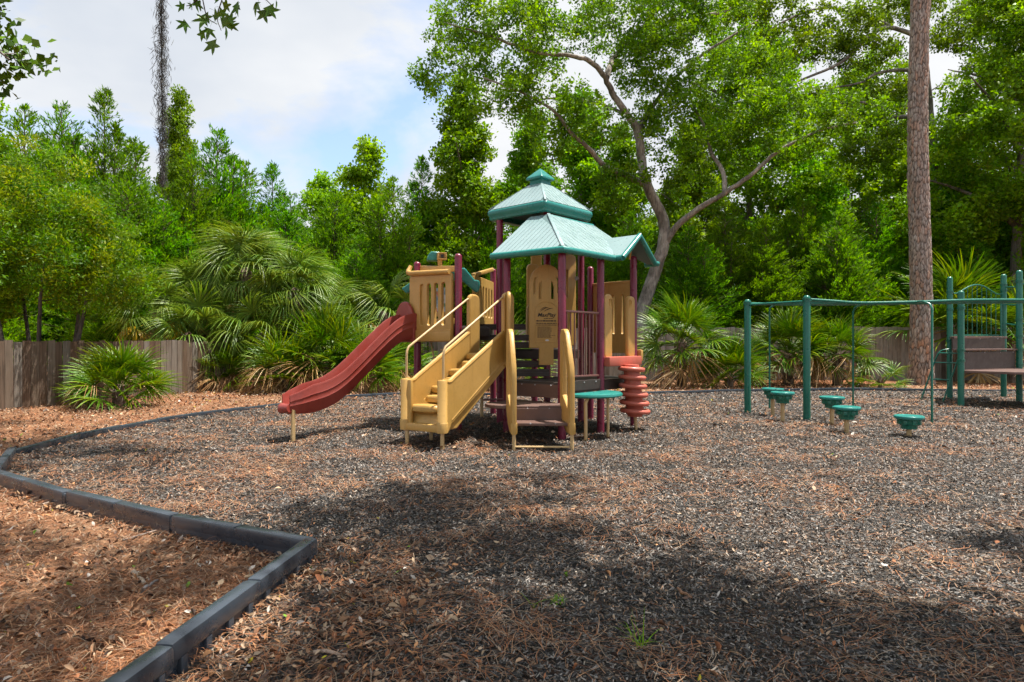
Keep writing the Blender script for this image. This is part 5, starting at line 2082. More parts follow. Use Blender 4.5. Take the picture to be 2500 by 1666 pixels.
for pi_, px, d, ty, ws, lab in more_ced:
    src, hh = protos[pi_]
    h = top_h(ty, d)
    s = h / hh
    w = 0.55 * s + 0.5 * ws
    copy_tree(src, spot(px, d), px * 0.37, (w, w, s), lab)

# ---------------------------------------------------------------- far woods: one mass
n = 1500
ang = rng.uniform(R(28), R(152), n)
dist = rng.uniform(46, 70, n)
hz = rng.random(n) ** 0.8 * (10 + 5 * vnoise(ang * 14, dist * 0.05, 3))
C = np.stack([np.cos(ang) * dist, np.sin(ang) * dist, hz], 1)
hmax_ = np.where((C[:, 0] / C[:, 1] < -0.02) & (C[:, 0] / C[:, 1] > -0.45), 7.5, 9.5)
C = C[C[:, 2] < hmax_]
v, f, c = clump_leaves(C, 1.7, 60, 0.5, OAKC, 0.8)
woods = link('distant_woods', np_mesh('distant_woods', v, f, c), M['leaf'])
tag(woods, 'mass of far green woods closing the view behind the trees', 'woods', kind='stuff')

# ---------------------------------------------------------------- wax myrtle at the far left
mb = Vector((-10.6, 14.4, 0))
ml = []
for k in range(5):
    a = k * 1.3
    ml.append(([(0.3 * math.cos(a), 0.3 * math.sin(a), -0.1), (0.7 * math.cos(a), 0.7 * math.sin(a), 1.2), (0.95 * math.cos(a), 0.8 * math.sin(a), 2.5), (0.8 * math.cos(a), 0.5 * math.sin(a), 3.4)], 0.065, 0.015))
mbl = [(0.0, 0, 4.2, 1.5, 1.5, 1.2), (-1.2, 0.2, 3.3, 1.5, 1.4, 1.2), (1.1, -0.1, 3.0, 1.2, 1.3, 1.1), (0.2, -0.5, 2.9, 1.4, 1.1, 0.7), (1.7, 0, 3.0, 0.9, 1.0, 0.7), (-1.9, -0.4, 2.1, 1.3, 1.0, 0.7), (-0.4, 0.4, 5.3, 0.9, 0.9, 0.8), (0.9, 0.1, 4.2, 0.8, 0.9, 0.7), (-2.4, 0, 4.6, 1.3, 1.2, 1.4), (-2.0, -0.3, 2.8, 1.4, 1.1, 1.2)]
MYR = [(0.07, 0.14, 0.022), (0.10, 0.17, 0.026), (0.13, 0.19, 0.024), (0.17, 0.20, 0.022), (0.055, 0.12, 0.024), (0.05, 0.10, 0.03), (0.08, 0.15, 0.022), (0.06, 0.13, 0.02), (0.17, 0.19, 0.02)]
tree('wax_myrtle', 'large yellowish green shrub tree leaning over the left plank fence', mb, ml, mbl, 620, 150, 0.34, 0.085, MYR, bark=((0.05, 0.04, 0.03), (0.14, 0.12, 0.10)), cat='shrub', gap=0.36, aspect=(0.22, 0.38), gap_scale=1.3)

# ---------------------------------------------------------------- pine with plated bark on the right


def pine(label, base, H, r0, r1, lean, detail=True, crown_z=0.75, crown_r=3.0, ncl=120, root_flare=0.25, cell=(0.085, 0.24)):
    root = empty('pine_tree', base)
    tag(root, label, 'tree')
    na, nz = (110, 520) if detail else (24, 60)
    th = np.linspace(0, 2 * np.pi, na, endpoint=False)
    z = np.concatenate([np.linspace(-0.2, 14.5, nz - 8), np.linspace(15, H, 8)]) if detail else np.linspace(-0.2, H, nz)
    TH, Z = np.meshgrid(th, z, indexing='ij')
    rad = r0 + (r1 - r0) * np.clip(Z / H, 0, 1) + root_flare * r0 * np.exp(-np.clip(Z, 0, None) / 0.5)
    # bark plates: jittered cells on the unrolled trunk, cracks where two cells meet
    per = 2 * np.pi * r0
    cw, chh = cell
    nc = int(per / cw)
    nrw = int((H + 1) / chh)
    cu, cv_ = np.meshgrid(np.arange(nc), np.arange(nrw), indexing='ij')
    cu = (cu + rng.uniform(0.05, 0.95, cu.shape) + 0.5 * (cv_ % 2)) / nc * 2 * np.pi
    cv_ = (cv_ + rng.uniform(0.05, 0.95, cv_.shape)) * chh - 0.4
    hgt = rng.random(cu.shape)
    kd = KDTree(cu.size * 1)
    flat_ = np.stack([np.cos(cu.ravel()) * r0 * 2.1, np.sin(cu.ravel()) * r0 * 2.1, cv_.ravel() * 0.75], 1)
    for i_, p in enumerate(flat_):
        kd.insert(p, i_)
    kd.balance()
    pts = np.stack([np.cos(TH).ravel() * r0 * 2.1, np.sin(TH).ravel() * r0 * 2.1, Z.ravel() * 0.75], 1)
    pts += np.stack([vnoise(pts[:, 2] * 9, pts[:, 0] * 14, 3), vnoise(pts[:, 2] * 11, pts[:, 1] * 14, 4), vnoise(pts[:, 0] * 16, pts[:, 1] * 16, 5)], 1) * 0.09
    d1 = np.empty(len(pts))
    d2 = np.empty(len(pts))
    ci = np.empty(len(pts), int)
    for i_, p in enumerate(pts):
        q = kd.find_n(p, 2)
        d1[i_], d2[i_], ci[i_] = q[0][2], q[1][2], q[0][1]
    edge = np.clip((d2 - d1) / (cw * 0.7), 0, 1).reshape(TH.shape)
    hh = hgt.ravel()[ci].reshape(TH.shape)
    rad = rad + (edge ** 0.5) * (0.016 + 0.022 * hh) + 0.02 * (vnoise(TH * 3, Z * 0.8, 6) - 0.5)
    X = rad * np.cos(TH) + lean[0] * Z + 0.07 * np.sin(Z * 0.45 + 0.8) - 0.05
    Y = rad * np.sin(TH) + lean[1] * Z
    V = np.stack([X.ravel(), Y.ravel(), Z.ravel()], 1)
    nzz = len(z)
    idx = np.arange(na * nzz).reshape(na, nzz)
    nx_ = np.roll(idx, -1, 0)
    Fq = np.stack([idx[:, :-1].ravel(), nx_[:, :-1].ravel(), nx_[:, 1:].ravel(), idx[:, 1:].ravel()], 1)
    plate = np.array([(0.38, 0.25, 0.175), (0.36, 0.275, 0.22), (0.45, 0.35, 0.28), (0.33, 0.285, 0.25), (0.44, 0.39, 0.345), (0.43, 0.23, 0.135)])[(hh.ravel() * 5.99).astype(int)]
    low_ = smooth01((7.5 - Z.ravel()) / 6.0)[:, None]
    plate = plate * (1 - 0.45 * (1 - low_)) + np.array((0.34, 0.30, 0.27)) * 0.45 * (1 - low_)
    crack = np.array((0.075, 0.052, 0.042))
    ee = np.clip(edge.ravel() * 1.6, 0, 1)[:, None]
    grey = smooth01(vnoise(TH.ravel() * 2, Z.ravel() * 0.5, 17))[:, None]
    plate = plate * (1 - 0.5 * grey) + np.array((0.40, 0.36, 0.33)) * 0.5 * grey
    cc = crack * (1 - ee) + plate * ee
    link('trunk', np_mesh('trunk', V, Fq, cc, smooth=False), M['bark'], root, Matrix.Identity(4))
    # needle tufts high up, on a few boughs
    tb = Tubes()
    C = []
    for k in range(16):
        z0 = H * (crown_z + (1 - crown_z) * k / 16)
        a = k * 2.4
        Lb = crown_r * (1 - 0.6 * k / 16) * random.uniform(0.7, 1.1)
        tip = np.array([math.cos(a) * Lb + lean[0] * z0, math.sin(a) * Lb + lean[1] * z0, z0 + 0.25 * Lb])
        tb.add(wiggle((lean[0] * z0, lean[1] * z0, z0), tip, 5, 0.1), np.linspace(0.06, 0.012, 5), 5)
        for q in range(max(2, ncl // 16)):
            t = rng.uniform(0.45, 1.05)
            C.append(np.array([lean[0] * z0, lean[1] * z0, z0]) * (1 - t) + tip * t + rng.normal(0, 0.3, 3))
    link('boughs', tb.mesh('boughs', (0.10, 0.07, 0.05), (0.28, 0.2, 0.15)), M['bark'], root, Matrix.Identity(4))
    C = np.array(C)
    v, f, c = needle_tufts(C, 60, 0.22)
    link('crown', np_mesh('crown', v, f, c), M['cedar'], root, Matrix.Identity(4))
    return root


PINC = [(0.055, 0.14, 0.03), (0.08, 0.18, 0.035), (0.045, 0.115, 0.03), (0.10, 0.20, 0.04)]


def needle_tufts(C, per, L0):
    n = len(C) * per
    ci = np.repeat(np.arange(len(C)), per)
    D = unit(rng.normal(0, 1, (n, 3)) + np.array([0, 0, 0.4]))
    L = L0 * rng.uniform(0.7, 1.2, n)
    P = C[ci] + D * (L * 0.5)[:, None]
    return blades(P, D, L, np.full(n, 0.012), pick(PINC, n, 0.3), 0.2)


pine('tall pine with orange plated bark standing right of centre before the fence', on_ground(2247, 938), 23.0, 0.31, 0.20, (0.004, 0.0))

# ---------------------------------------------------------------- fan palms and palmettos


def frond_mesh(name, n_leaf, spread, Lf, droop, fold, stiff, wmax, colors, petiole=0.6, mess=0.06):
    """fan leaf: stalk along +X from the origin, blade opening at its end, leaflets drooping at their tips"""
    Vs, Fs, Cs = [], [], []
    nv = 0
    c0 = np.array(colors)
    # petiole: thin triangular bar, arching a little
    for i in range(5):
        t = i / 4
        x = petiole * t
        z = 0.03 * math.sin(math.pi * t)
        w = 0.014 - 0.006 * t
        Vs += [(x, -w, z), (x, w, z), (x, 0, z - w * 1.2)]
        Cs += [c0[0] * 1.05] * 3
    for i in range(4):
        a = i * 3
        for k in range(3):
            Fs.append((a + k, a + (k + 1) % 3, a + 3 + (k + 1) % 3, a + 3 + k))
    nv = 15
    hub = np.array([petiole, 0, 0.0])
    for k in range(n_leaf):
        f = k / (n_leaf - 1) * 2 - 1
        a = f * spread
        Lk = Lf * (1 - 0.25 * abs(f) ** 1.5) * rng.uniform(0.9, 1.08)
        d = np.array([math.cos(a), math.sin(a), 0.0])
        side = np.array([-math.sin(a), math.cos(a), 0.0])
        col_ = c0[rng.integers(0, len(c0))] * rng.uniform(0.8, 1.2)
        ph = rng.normal(0, mess)
        bend = rng.uniform(0.8 - mess, 1.25 + mess * 2) * droop
        pts = []
        for i in range(6):
            t = i / 5
            out = Lk * t
            z = -fold * abs(f) * out * 0.35 - bend * max(0, t - stiff) ** 1.8 * Lk * 1.8
            shrink = 1 - 0.28 * bend * max(0, t - stiff) ** 1.5
            pts.append(hub + d * out * shrink + side * ph * out + np.array([0, 0, z]))
        for i in range(6):
            t = i / 5
            w = wmax * (0.35 + 0.65 * min(1, t / 0.35)) if t < 0.35 else wmax * (1 - (t - 0.35) / 0.65) ** 0.8
            w = max(w, 0.002)
            Vs += [tuple(pts[i] - side * w + np.array([0, 0, w * 0.5])), tuple(pts[i]), tuple(pts[i] + side * w + np.array([0, 0, w * 0.5]))]
            Cs += [col_ * (1 + 0.25 * (t > 0.7))] * 3
        for i in range(5):
            a_ = nv + i * 3
            Fs += [(a_, a_ + 3, a_ + 4, a_ + 1), (a_ + 1, a_ + 4, a_ + 5, a_ + 2)]
        nv += 18
    me = np_mesh(name, np.array(Vs), np.array(Fs), np.array(Cs), smooth=True)
    return me


SAB = [(0.085, 0.145, 0.045), (0.105, 0.170, 0.055), (0.070, 0.125, 0.040), (0.13, 0.185, 0.06)]
SAW = [(0.060, 0.120, 0.022), (0.080, 0.150, 0.028), (0.045, 0.100, 0.020), (0.12, 0.175, 0.03)]
YEL = [(0.30, 0.26, 0.045), (0.34, 0.24, 0.04), (0.22, 0.22, 0.04)]
DEAD = [(0.36, 0.25, 0.15), (0.28, 0.18, 0.10), (0.44, 0.34, 0.24), (0.22, 0.14, 0.08)]
sab_m = []
for k in range(4):
    me = frond_mesh('frond', 36, R(125), 0.95, 0.75, 0.7, 0.35, 0.020, SAB, petiole=0.95)
    me.materials.append(M['palm'])
    sab_m.append(me)
saw_m = []
for k in range(4):
    me = frond_mesh('frond', 26, R(112), 0.62, 0.30, 0.35, 0.5, 0.016, SAW, petiole=0.62)
    me.materials.append(M['palm'])
    saw_m.append(me)
yel_m = frond_mesh('frond', 30, R(110), 0.85, 0.8, 0.7, 0.35, 0.018, YEL, petiole=0.7)
yel_m.materials.append(M['palm'])
dead_m = []
for k in range(3):
    me = frond_mesh('dead_frond', 30, R(95), 0.62, 0.75, 0.8, 0.25, 0.010, DEAD, petiole=0.45, mess=0.22)
    me.materials.append(M['thatch'])
    dead_m.append(me)


def boots_trunk(root, h, r):
    """short palm trunk: shaggy with old leaf bases"""
    b = MB()
    b.lathe([(r * 1.15, -0.1), (r, 0.15), (r * 0.95, h * 0.7), (r * 1.1, h), (r * 0.4, h + 0.15)], (0, 0, 0), 14)
    for k in range(int(h / 0.05) + 6):
        a = k * 2.4
        z = 0.1 + k * 0.045
        if z > h:
            break
        q = Vector((math.cos(a), math.sin(a), 0))
        b.bar(q * r * 0.8 + UP * z, q * (r + 0.09) + UP * (z + 0.16), 0.05, 0.018)
    bmesh.ops.recalc_face_normals(b.bm, faces=b.bm.faces[:])
    me = bpy.data.meshes.new('trunk')
    b.bm.to_mesh(me)
    b.bm.free()
    n_ = len(me.vertices)
    at_ = me.color_attributes.new('tint', 'FLOAT_COLOR', 'POINT')
    c4 = np.ones((n_, 4), np.float32)
    c4[:, :3] = pick([(0.16, 0.11, 0.075), (0.24, 0.18, 0.13), (0.11, 0.08, 0.055)], n_, 0.2)
    at_.data.foreach_set('color', c4.ravel())
    link('trunk', me, M['bark'], root, Matrix.Identity(4))


def palm(name, label, base, h, meshes, n, scale, lo, hi, r=0.13, dead=0, group=None, yellow=0, seed=0, cat='palm', dead_low=-70, lean=0):
    """n fronds spiralling round the growing point at height h, elevations from hi (young) down to lo (old)"""
    rd = random.Random(seed)
    root = empty(name, base)
    tag(root, label, cat, group)
    boots_trunk(root, max(h, 0.2), r)
    for k in range(n + dead):
        old = k >= n
        f = (k + 0.5) / n if not old else 1.0
        el = R(hi + (lo - hi) * f ** 0.9 + rd.uniform(-9, 9)) if not old else R(rd.uniform(dead_low, dead_low + 50))
        az = k * 2.39996 + rd.uniform(-0.35, 0.35)
        roll = rd.uniform(-1.0, 1.0)
        s = scale * rd.uniform(0.82, 1.12)
        me = rd.choice(dead_m) if old else (yel_m if k >= n - yellow else rd.choice(meshes))
        zb_ = h - (0.15 * f if not old else rd.uniform(0.0, min(0.9, h * 0.7)))
        o = bpy.data.objects.new('dead_frond' if old else 'frond', me)
        col.objects.link(o)
        o.parent = root
        o.matrix_local = Matrix.Translation((0, 0, zb_)) @ Matrix.Rotation(az, 4, 'Z') @ Matrix.Rotation(-el, 4, 'Y') @ Matrix.Rotation(roll, 4, 'X') @ Matrix.Scale(s, 4)
    return root


def pbase(px, py):
    p = on_ground(px, py)
    return Vector((p.x, p.y, 0))


gpalm = 'cabbage palms by the left fence'
palm('cabbage_palm', 'tallest fan palm of the left cluster, with a full drooping crown', pbase(600, 945), 3.5, sab_m, 58, 0.92, -38, 82, 0.16, dead=12, group=gpalm, seed=1)
palm('cabbage_palm', 'fan palm on the left flank of the tall palm cluster', pbase(500, 943), 2.75, sab_m, 44, 0.85, -40, 78, 0.15, dead=10, group=gpalm, seed=2)
palm('cabbage_palm', 'fan palm on the right flank of the tall palm cluster', pbase(720, 947), 2.85, sab_m, 46, 0.88, -40, 78, 0.15, dead=10, group=gpalm, seed=3)
palm('cabbage_palm', 'fan palm right of the cluster behind the red slide', pbase(810, 940), 2.3, sab_m, 38, 0.85, -35, 78, 0.15, dead=7, group=gpalm, seed=4)
palm('cabbage_palm', 'fan palm with yellowing leaves next to the slide tower', pbase(935, 938), 2.25, sab_m, 24, 0.95, -40, 70, 0.15, dead=5, group=gpalm, yellow=6, seed=5)
palm('cabbage_palm', 'short fan palm low in front of the tallest palm', pbase(640, 950), 1.5, sab_m, 22, 0.95, -30, 70, 0.15, dead=26, group=gpalm, seed=21)
palm('cabbage_palm', 'short fan palm at the left foot of the palm cluster', pbase(460, 952), 1.5, sab_m, 20, 0.9, -30, 65, 0.15, dead=26, group=gpalm, seed=22)
palm('cabbage_palm', 'short fan palm at the right foot of the palm cluster', pbase(765, 948), 1.5, sab_m, 24, 0.95, -45, 70, 0.15, dead=12, group=gpalm, seed=23)
palm('cabbage_palm', 'young fan palm rising over the left fence before the cedars', pbase(385, 948), 2.2, sab_m, 22, 0.9, -25, 75, 0.14, dead=5, group=gpalm, yellow=4, seed=6)
gsaw = 'saw palmettos along the fences'
palm('saw_palmetto', 'low bushy palmetto standing alone before the left plank fence', pbase(290, 996), 0.35, saw_m, 40, 1.05, 2, 80, 0.12, dead=3, group=gsaw, seed=7, dead_low=-15)
palm('saw_palmetto', 'low palmetto at the foot of the tall palm cluster', pbase(570, 952), 0.4, saw_m, 24, 1.15, 0, 70, 0.12, dead=12, group=gsaw, seed=8, dead_low=-15)
palm('saw_palmetto', 'bright palmetto behind the middle of the red slide', pbase(800, 955), 0.75, saw_m, 36, 1.45, 5, 82, 0.12, dead=6, group=gsaw, seed=9, dead_low=-10)
palm('saw_palmetto', 'low palmetto under the upper half of the red slide', pbase(890, 957), 0.45, saw_m, 34, 1.3, 0, 80, 0.12, dead=6, group=gsaw, seed=10, dead_low=-10)
palm('saw_palmetto', 'palmetto between the cluster and the red slide', pbase(695, 958), 0.4, saw_m, 28, 1.2, 0, 78, 0.12, dead=10, group=gsaw, seed=11, dead_low=-15)
for px_, py_, lab_, sd_ in ((530, 955, 'heap of brown dead palmetto fronds at the left foot of the palms', 31), (655, 957, 'heap of brown dead palmetto fronds under the tallest palm', 32), (850, 958, 'heap of brown dead fronds under the middle of the slide', 33), (940, 954, 'heap of brown dead fronds beside the tan stairs', 34)):
    palm('saw_palmetto', lab_, pbase(px_, py_), 0.55, saw_m, 4, 0.9, 10, 70, 0.12, dead=24, group=gsaw, seed=sd_, dead_low=-30)
palm('saw_palmetto', 'palmetto behind the tan stairs', pbase(960, 950), 0.5, saw_m, 26, 1.2, 0, 78, 0.12, dead=4, group=gsaw, seed=18, dead_low=-10)
palm('saw_palmetto', 'tall dark palmetto right of the corkscrew climber', pbase(1665, 945), 1.35, saw_m, 40, 1.4, -28, 82, 0.15, dead=10, group=gsaw, seed=12, dead_low=-50)
palm('saw_palmetto', 'small bright palmetto left of the first green post', pbase(1780, 947), 0.35, saw_m, 32, 1.2, 5, 82, 0.12, dead=3, group=gsaw, seed=13, dead_low=-10)
palm('saw_palmetto', 'wide palmetto behind the overhead climber', pbase(1925, 942), 1.0, saw_m, 44, 1.35, -22, 82, 0.15, dead=9, group=gsaw, seed=14, dead_low=-35)
palm('saw_palmetto', 'palmetto between the two thin climber props', pbase(2045, 942), 1.0, saw_m, 36, 1.25, -22, 82, 0.15, dead=7, group=gsaw, seed=15, dead_low=-35)
palm('saw_palmetto', 'big fan palmetto behind the green deck posts', pbase(2330, 931), 1.9, saw_m, 34, 2.2, -5, 82, 0.18, dead=4, group=gsaw, seed=16, dead_low=-40)
palm('saw_palmetto', 'small palmetto low against the fence left of the pine', pbase(2150, 948), 0.12, saw_m, 9, 0.9, 5, 45, 0.07, dead=0, group=gsaw, seed=17)
palm('saw_palmetto', 'palmetto beyond the arched guard at the right', pbase(2470, 934), 1.5, saw_m, 26, 1.8, 0, 80, 0.15, dead=3, group=gsaw, seed=19, dead_low=-40)
palm('saw_palmetto', 'palmetto behind the entry steps of the play set', pbase(1240, 950), 0.5, saw_m, 28, 1.3, 0, 80, 0.12, dead=3, group=gsaw, seed=20, dead_low=-10)

# ---------------------------------------------------------------- trees overhead and beside the eye, whose boughs hang into view and shade the ground


def star_leaf_mesh():
    """five-lobed star leaf, stalk at the origin, tip along +X"""
    pts = []
    lob = [(-118, 0.62), (-60, 0.92), (0, 1.0), (60, 0.92), (118, 0.62)]
    out = [(-0.02, 0.0)]
    seq = []
    for i, (a, r_) in enumerate(lob):
        seq.append((a - 13, r_ * 0.62))
        seq.append((a, r_))
        seq.append((a + 13, r_ * 0.62))
        if i < 4:
            seq.append((a + 30, 0.33))
    V = [(0.0, 0.0, 0.0)]
    for a, r_ in seq:
        V.append((math.cos(R(a)) * r_ * 0.075 + 0.022, math.sin(R(a)) * r_ * 0.075, 0.010 * r_ * r_ - 0.010 * abs(math.sin(R(a * 3)))))
    F_ = [(0, i, i + 1) for i in range(1, len(V) - 1)]
    st_ = len(V)
    V += [(-0.07, -0.0012, 0.02), (-0.07, 0.0012, 0.02), (0.0, 0.0015, 0.0)]
    F_.append((0, st_, st_ + 1))
    colr = np.tile([(0.055, 0.13, 0.016)], (len(V), 1)) * rng.uniform(0.85, 1.15, (len(V), 1))
    return np_mesh('leaf', np.array(V), np.array(F_), colr)


gl = [(0.05, 0.115, 0.02), (0.04, 0.095, 0.016), (0.065, 0.135, 0.02)]
# sweet gum left behind the eye
gb0 = Vector((-3.4, 0.4, 0))
limbs = [([(0, 0, -0.2), (0.1, 0.1, 3), (0.2, 0.3, 6), (0.3, 0.4, 9.5), (0.2, 0.4, 13)], 0.20, 0.04),
         ([(0.2, 0.25, 5.0), (0.6, 1.6, 5.5), (1.0, 3.0, 5.2), (1.15, 3.9, 4.75)], 0.075, 0.012),
         ([(0.2, 0.3, 6.0), (2.2, 1.6, 7.2), (4.2, 2.6, 7.6)], 0.08, 0.02), ([(0.3, 0.3, 7.0), (1.5, 2.6, 8.2), (2.2, 5.0, 8.6)], 0.07, 0.02), ([(0.3, 0.4, 6.4), (2.4, 2.4, 7.4), (4.2, 4.0, 7.8), (5.4, 5.4, 8.0)], 0.09, 0.02)]
gum = tree('sweet_gum_tree', 'star leaved tree whose bough hangs into the top left', gb0, limbs,
           [(3.15, 2.8, 8.4, 1.2, 0.9, 0.6), (3.9, 4.0, 8.6, 0.9, 0.7, 0.5), (2.15, 4.0, 8.6, 1.0, 0.8, 0.5), (4.9, 2.0, 8.3, 1.2, 0.8, 0.5), (1.2, 3.0, 8.8, 1.2, 1.0, 0.6), (0.3, 0.6, 11.0, 1.8, 1.8, 1.4), (2.6, 1.6, 8.2, 1.0, 0.8, 0.5)] + [(a_, b_, 8.0 + 0.3 * (i_ % 3), 0.85, 0.65, 0.4) for i_, (a_, b_) in enumerate(((5.6, 5.9), (4.9, 5.3), (5.8, 4.9), (6.2, 4.1), (5.3, 3.9), (5.6, 3.1), (6.6, 3.3)))], 430, 55, 0.45, 0.13, gl, gap=0.40)
twigs = Tubes()
SL = star_leaf_mesh()
SL.materials.append(M['dark_leaf'])
leaf_spots = []
for keys in ([(460, -90, 4.6), (490, -20, 4.7), (505, 40, 4.7), (530, 60, 4.75)], [(560, -90, 4.75), (545, -10, 4.75), (530, 40, 4.8), (540, 75, 4.8)], [(600, -90, 4.9), (620, -30, 4.9), (650, 0, 4.9), (675, 25, 4.95)], [(500, -20, 4.7), (470, 10, 4.7), (455, 15, 4.7)]):
    p = spline([tuple(at(*k) - gb0) for k in keys], 4)
    twigs.add(p, np.linspace(0.006, 0.0025, len(p)), 5)
bough = link('hanging_bough', twigs.mesh('hanging_bough', (0.05, 0.04, 0.03), (0.11, 0.09, 0.07)), M['bark'], gum, Matrix.Identity(4))
# join the drawn twigs to the bough above the frame
con = Tubes()
for px in (460, 560, 600):
    a_ = np.array(tuple(at(px, -90, 4.7) - gb0))
    con.add(wiggle(np.array([1.13, 3.8, 4.78]), a_, 5, 0.03), np.linspace(0.014, 0.006, 5), 5)
link('bough_fork', con.mesh('bough_fork', (0.05, 0.04, 0.03), (0.11, 0.09, 0.07)), M['bark'], gum, Matrix.Identity(4))
leafpx = [(450, 18, 200, .8), (458, 58, 140, 1.1), (466, 10, 90, .6), (490, 15, 250, .9), (498, 35, 60, 1.0), (505, 52, 170, 1.2), (512, 70, 100, 1.1), (515, 100, 80, 1.3), (522, 45, 300, 1.0), (535, 30, 20, 1.0), (540, 55, 330, 1.2), (555, 48, 350, 1.0), (560, 65, 310, .9), (575, 10, 80, 1.1), (582, 8, 100, 1.1), (480, 0, 90, 1), (530, 5, 270, 1), (545, 15, 0, .9), (630, 5, 110, 1.2), (640, 25, 70, 1.2), (655, 15, 60, 1.2), (674, 0, 80, .9), (500, 85, 200, .9), (550, 75, 60, .9)]
for i_, (px, py, az, s) in enumerate(leafpx):
    p = at(px, py, 4.72 + 0.1 * random.random()) - gb0
    o = bpy.data.objects.new('leaf', SL)
    col.objects.link(o)
    o.parent = bough
    m = Matrix(((math.cos(R(az)), 0, math.sin(R(az)) * 1), (0, 1, 0), (0, 0, 1)))
    d = Vector((math.cos(R(az)), random.uniform(-0.5, 0.5), -abs(math.sin(R(az))) * (1 if az < 180 else -0.4)))
    q = d.to_track_quat('X', 'Y')
    # blade roughly facing the eye, as hanging leaves do
    rot = q.to_matrix().to_4x4() @ Matrix.Rotation(random.uniform(-0.5, 0.5), 4, 'X')
    o.matrix_local = Matrix.Translation(p) @ rot @ Matrix.Scale(0.95 * s, 4)

# oak behind the eye at the right: its crown shades the near right of the mulch
ob2 = Vector((7.2, -0.3, 0))
limbs = [([(0, 0, -0.2), (-0.1, 0.1, 3), (-0.4, 0.3, 6), (-0.6, 0.5, 9)], 0.24, 0.05)]
for a, L_, z0 in ((150, 4.5, 5.2), (120, 5.0, 5.8), (165, 5.5, 6.4), (95, 4.0, 6.8), (60, 3.5, 6.2), (200, 4.0, 7.0)):
    limbs.append(([(-0.3, 0.2, z0), (-0.3 + math.cos(R(a)) * L_ * 0.5, 0.2 + math.sin(R(a)) * L_ * 0.5, z0 + 0.9), (-0.3 + math.cos(R(a)) * L_, 0.2 + math.sin(R(a)) * L_, z0 + 1.2)], 0.09, 0.02))
tree('oak_tree', 'oak on the near right whose crown shades the closest mulch', ob2, limbs,
     [(-4.4, 3.65, 7.0, 0.9, 0.40, 0.5), (-3.4, 3.5, 7.0, 0.9, 0.45, 0.5), (-2.4, 3.2, 7.0, 1.0, 0.5, 0.5), (-5.2, 2.9, 7.0, 1.0, 0.5, 0.5), (-0.9, 4.9, 7.4, 1.0, 0.5, 0.5), (-3.0, 2.6, 7.2, 1.6, 0.6, 0.5), (-1.2, 3.0, 7.4, 1.2, 0.9, 0.6), (0.4, 5.6, 7.6, 1.0, 0.7, 0.5), (0, 0.5, 9.5, 2.0, 1.6, 1.0)], 440, 60, 0.48, 0.13, OAKC, gap=0.40)

# pine and laurel oak at the left, just outside the picture, boughs hanging in at the edge
lb = Vector((-8.6, 8.2, 0))
limbs = [([(0, 0, -0.2), (0.1, 0, 3), (0.2, 0.1, 6), (0.2, 0.2, 10)], 0.20, 0.04),
         ([(0.2, 0, 4.6), (1.0, -0.2, 5.2), (1.9, -0.3, 5.2), (2.35, -0.3, 4.9)], 0.05, 0.01),
         ([(0.2, 0, 5.6), (1.6, 0.6, 6.6), (3.2, 1.0, 7.2)], 0.07, 0.02), ([(0.2, 0, 6.4), (1.8, 0.3, 7.4), (4.2, 0.5, 8.0), (6.2, -0.4, 8.1)], 0.08, 0.02), ([(0.2, 0.1, 7.4), (1.2, 1.8, 8.4), (2.0, 3.2, 8.6)], 0.06, 0.02)]
tree('laurel_oak', 'leafy tree just outside the left edge with a bough hanging in at top left', lb, limbs,
     [(2.15, -0.3, 4.75, 0.40, 0.5, 0.55), (1.75, -0.4, 5.3, 0.4, 0.5, 0.4), (3.6, 1.2, 7.9, 1.2, 0.9, 0.4), (5.2, 0.4, 8.1, 1.1, 0.8, 0.4), (6.2, -0.5, 8.1, 0.9, 0.8, 0.4), (1.8, 2.8, 8.6, 1.2, 1.2, 0.6), (0.2, 0.2, 9.6, 1.8, 1.8, 1.1), (4.6, 0.6, 8.0, 1.0, 0.8, 0.4)], 210, 60, 0.40, 0.11, gl, gap=0.38, mat='dark_leaf')

# ---------------------------------------------------------------- hanging strand of Spanish moss


def moss(label, top, length, width, n=900, seed=0, lean=0.0):
    root = empty('spanish_moss', top)
    tag(root, label, 'moss')
    sg = np.random.default_rng(seed)
    t = sg.random(n) ** 0.9
    prof = width * (0.35 + 0.65 * np.sin(np.pi * np.clip(t * 0.8 + 0.12, 0, 1)) ** 1.5)
    P = np.stack([sg.normal(0, 1, n) * prof * 0.45 + lean * t, sg.normal(0, 1, n) * prof * 0.45, -t * length], 1)
    D = unit(np.stack([sg.normal(0, 0.45, n), sg.normal(0, 0.45, n), -np.abs(sg.normal(0.9, 0.4, n))], 1))
    L = sg.uniform(0.05, 0.14, n)
    W = np.full(n, 0.006)
    cc = np.array([(0.10, 0.105, 0.10), (0.16, 0.165, 0.15), (0.06, 0.062, 0.06)])[sg.integers(0, 3, n)]
    v, f, c = blades(P, D, L, W, cc, 0.1)
    link('strands', np_mesh('strands', v, f, c), M['litter'], root, Matrix.Identity(4))
    tb = Tubes()
    tb.add(np.array([(0, 0, 0.1), (lean * 0.3, 0, -length * 0.3), (lean * 0.6, 0, -length * 0.6), (lean, 0, -length * 0.95)]), [0.006, 0.008, 0.007, 0.003], 5)
    link('core', tb.mesh('core', (0.06, 0.06, 0.055), (0.12, 0.12, 0.11)), M['bark'], root, Matrix.Identity(4))
    return root


mt = at(393, -60, 7.2)
mb_ = at(398, 455, 7.2)
moss('long dark strand of spanish moss hanging down against the sky', mt, mt.z - mb_.z, 0.085, 2600, 3, lean=mb_.x - mt.x)

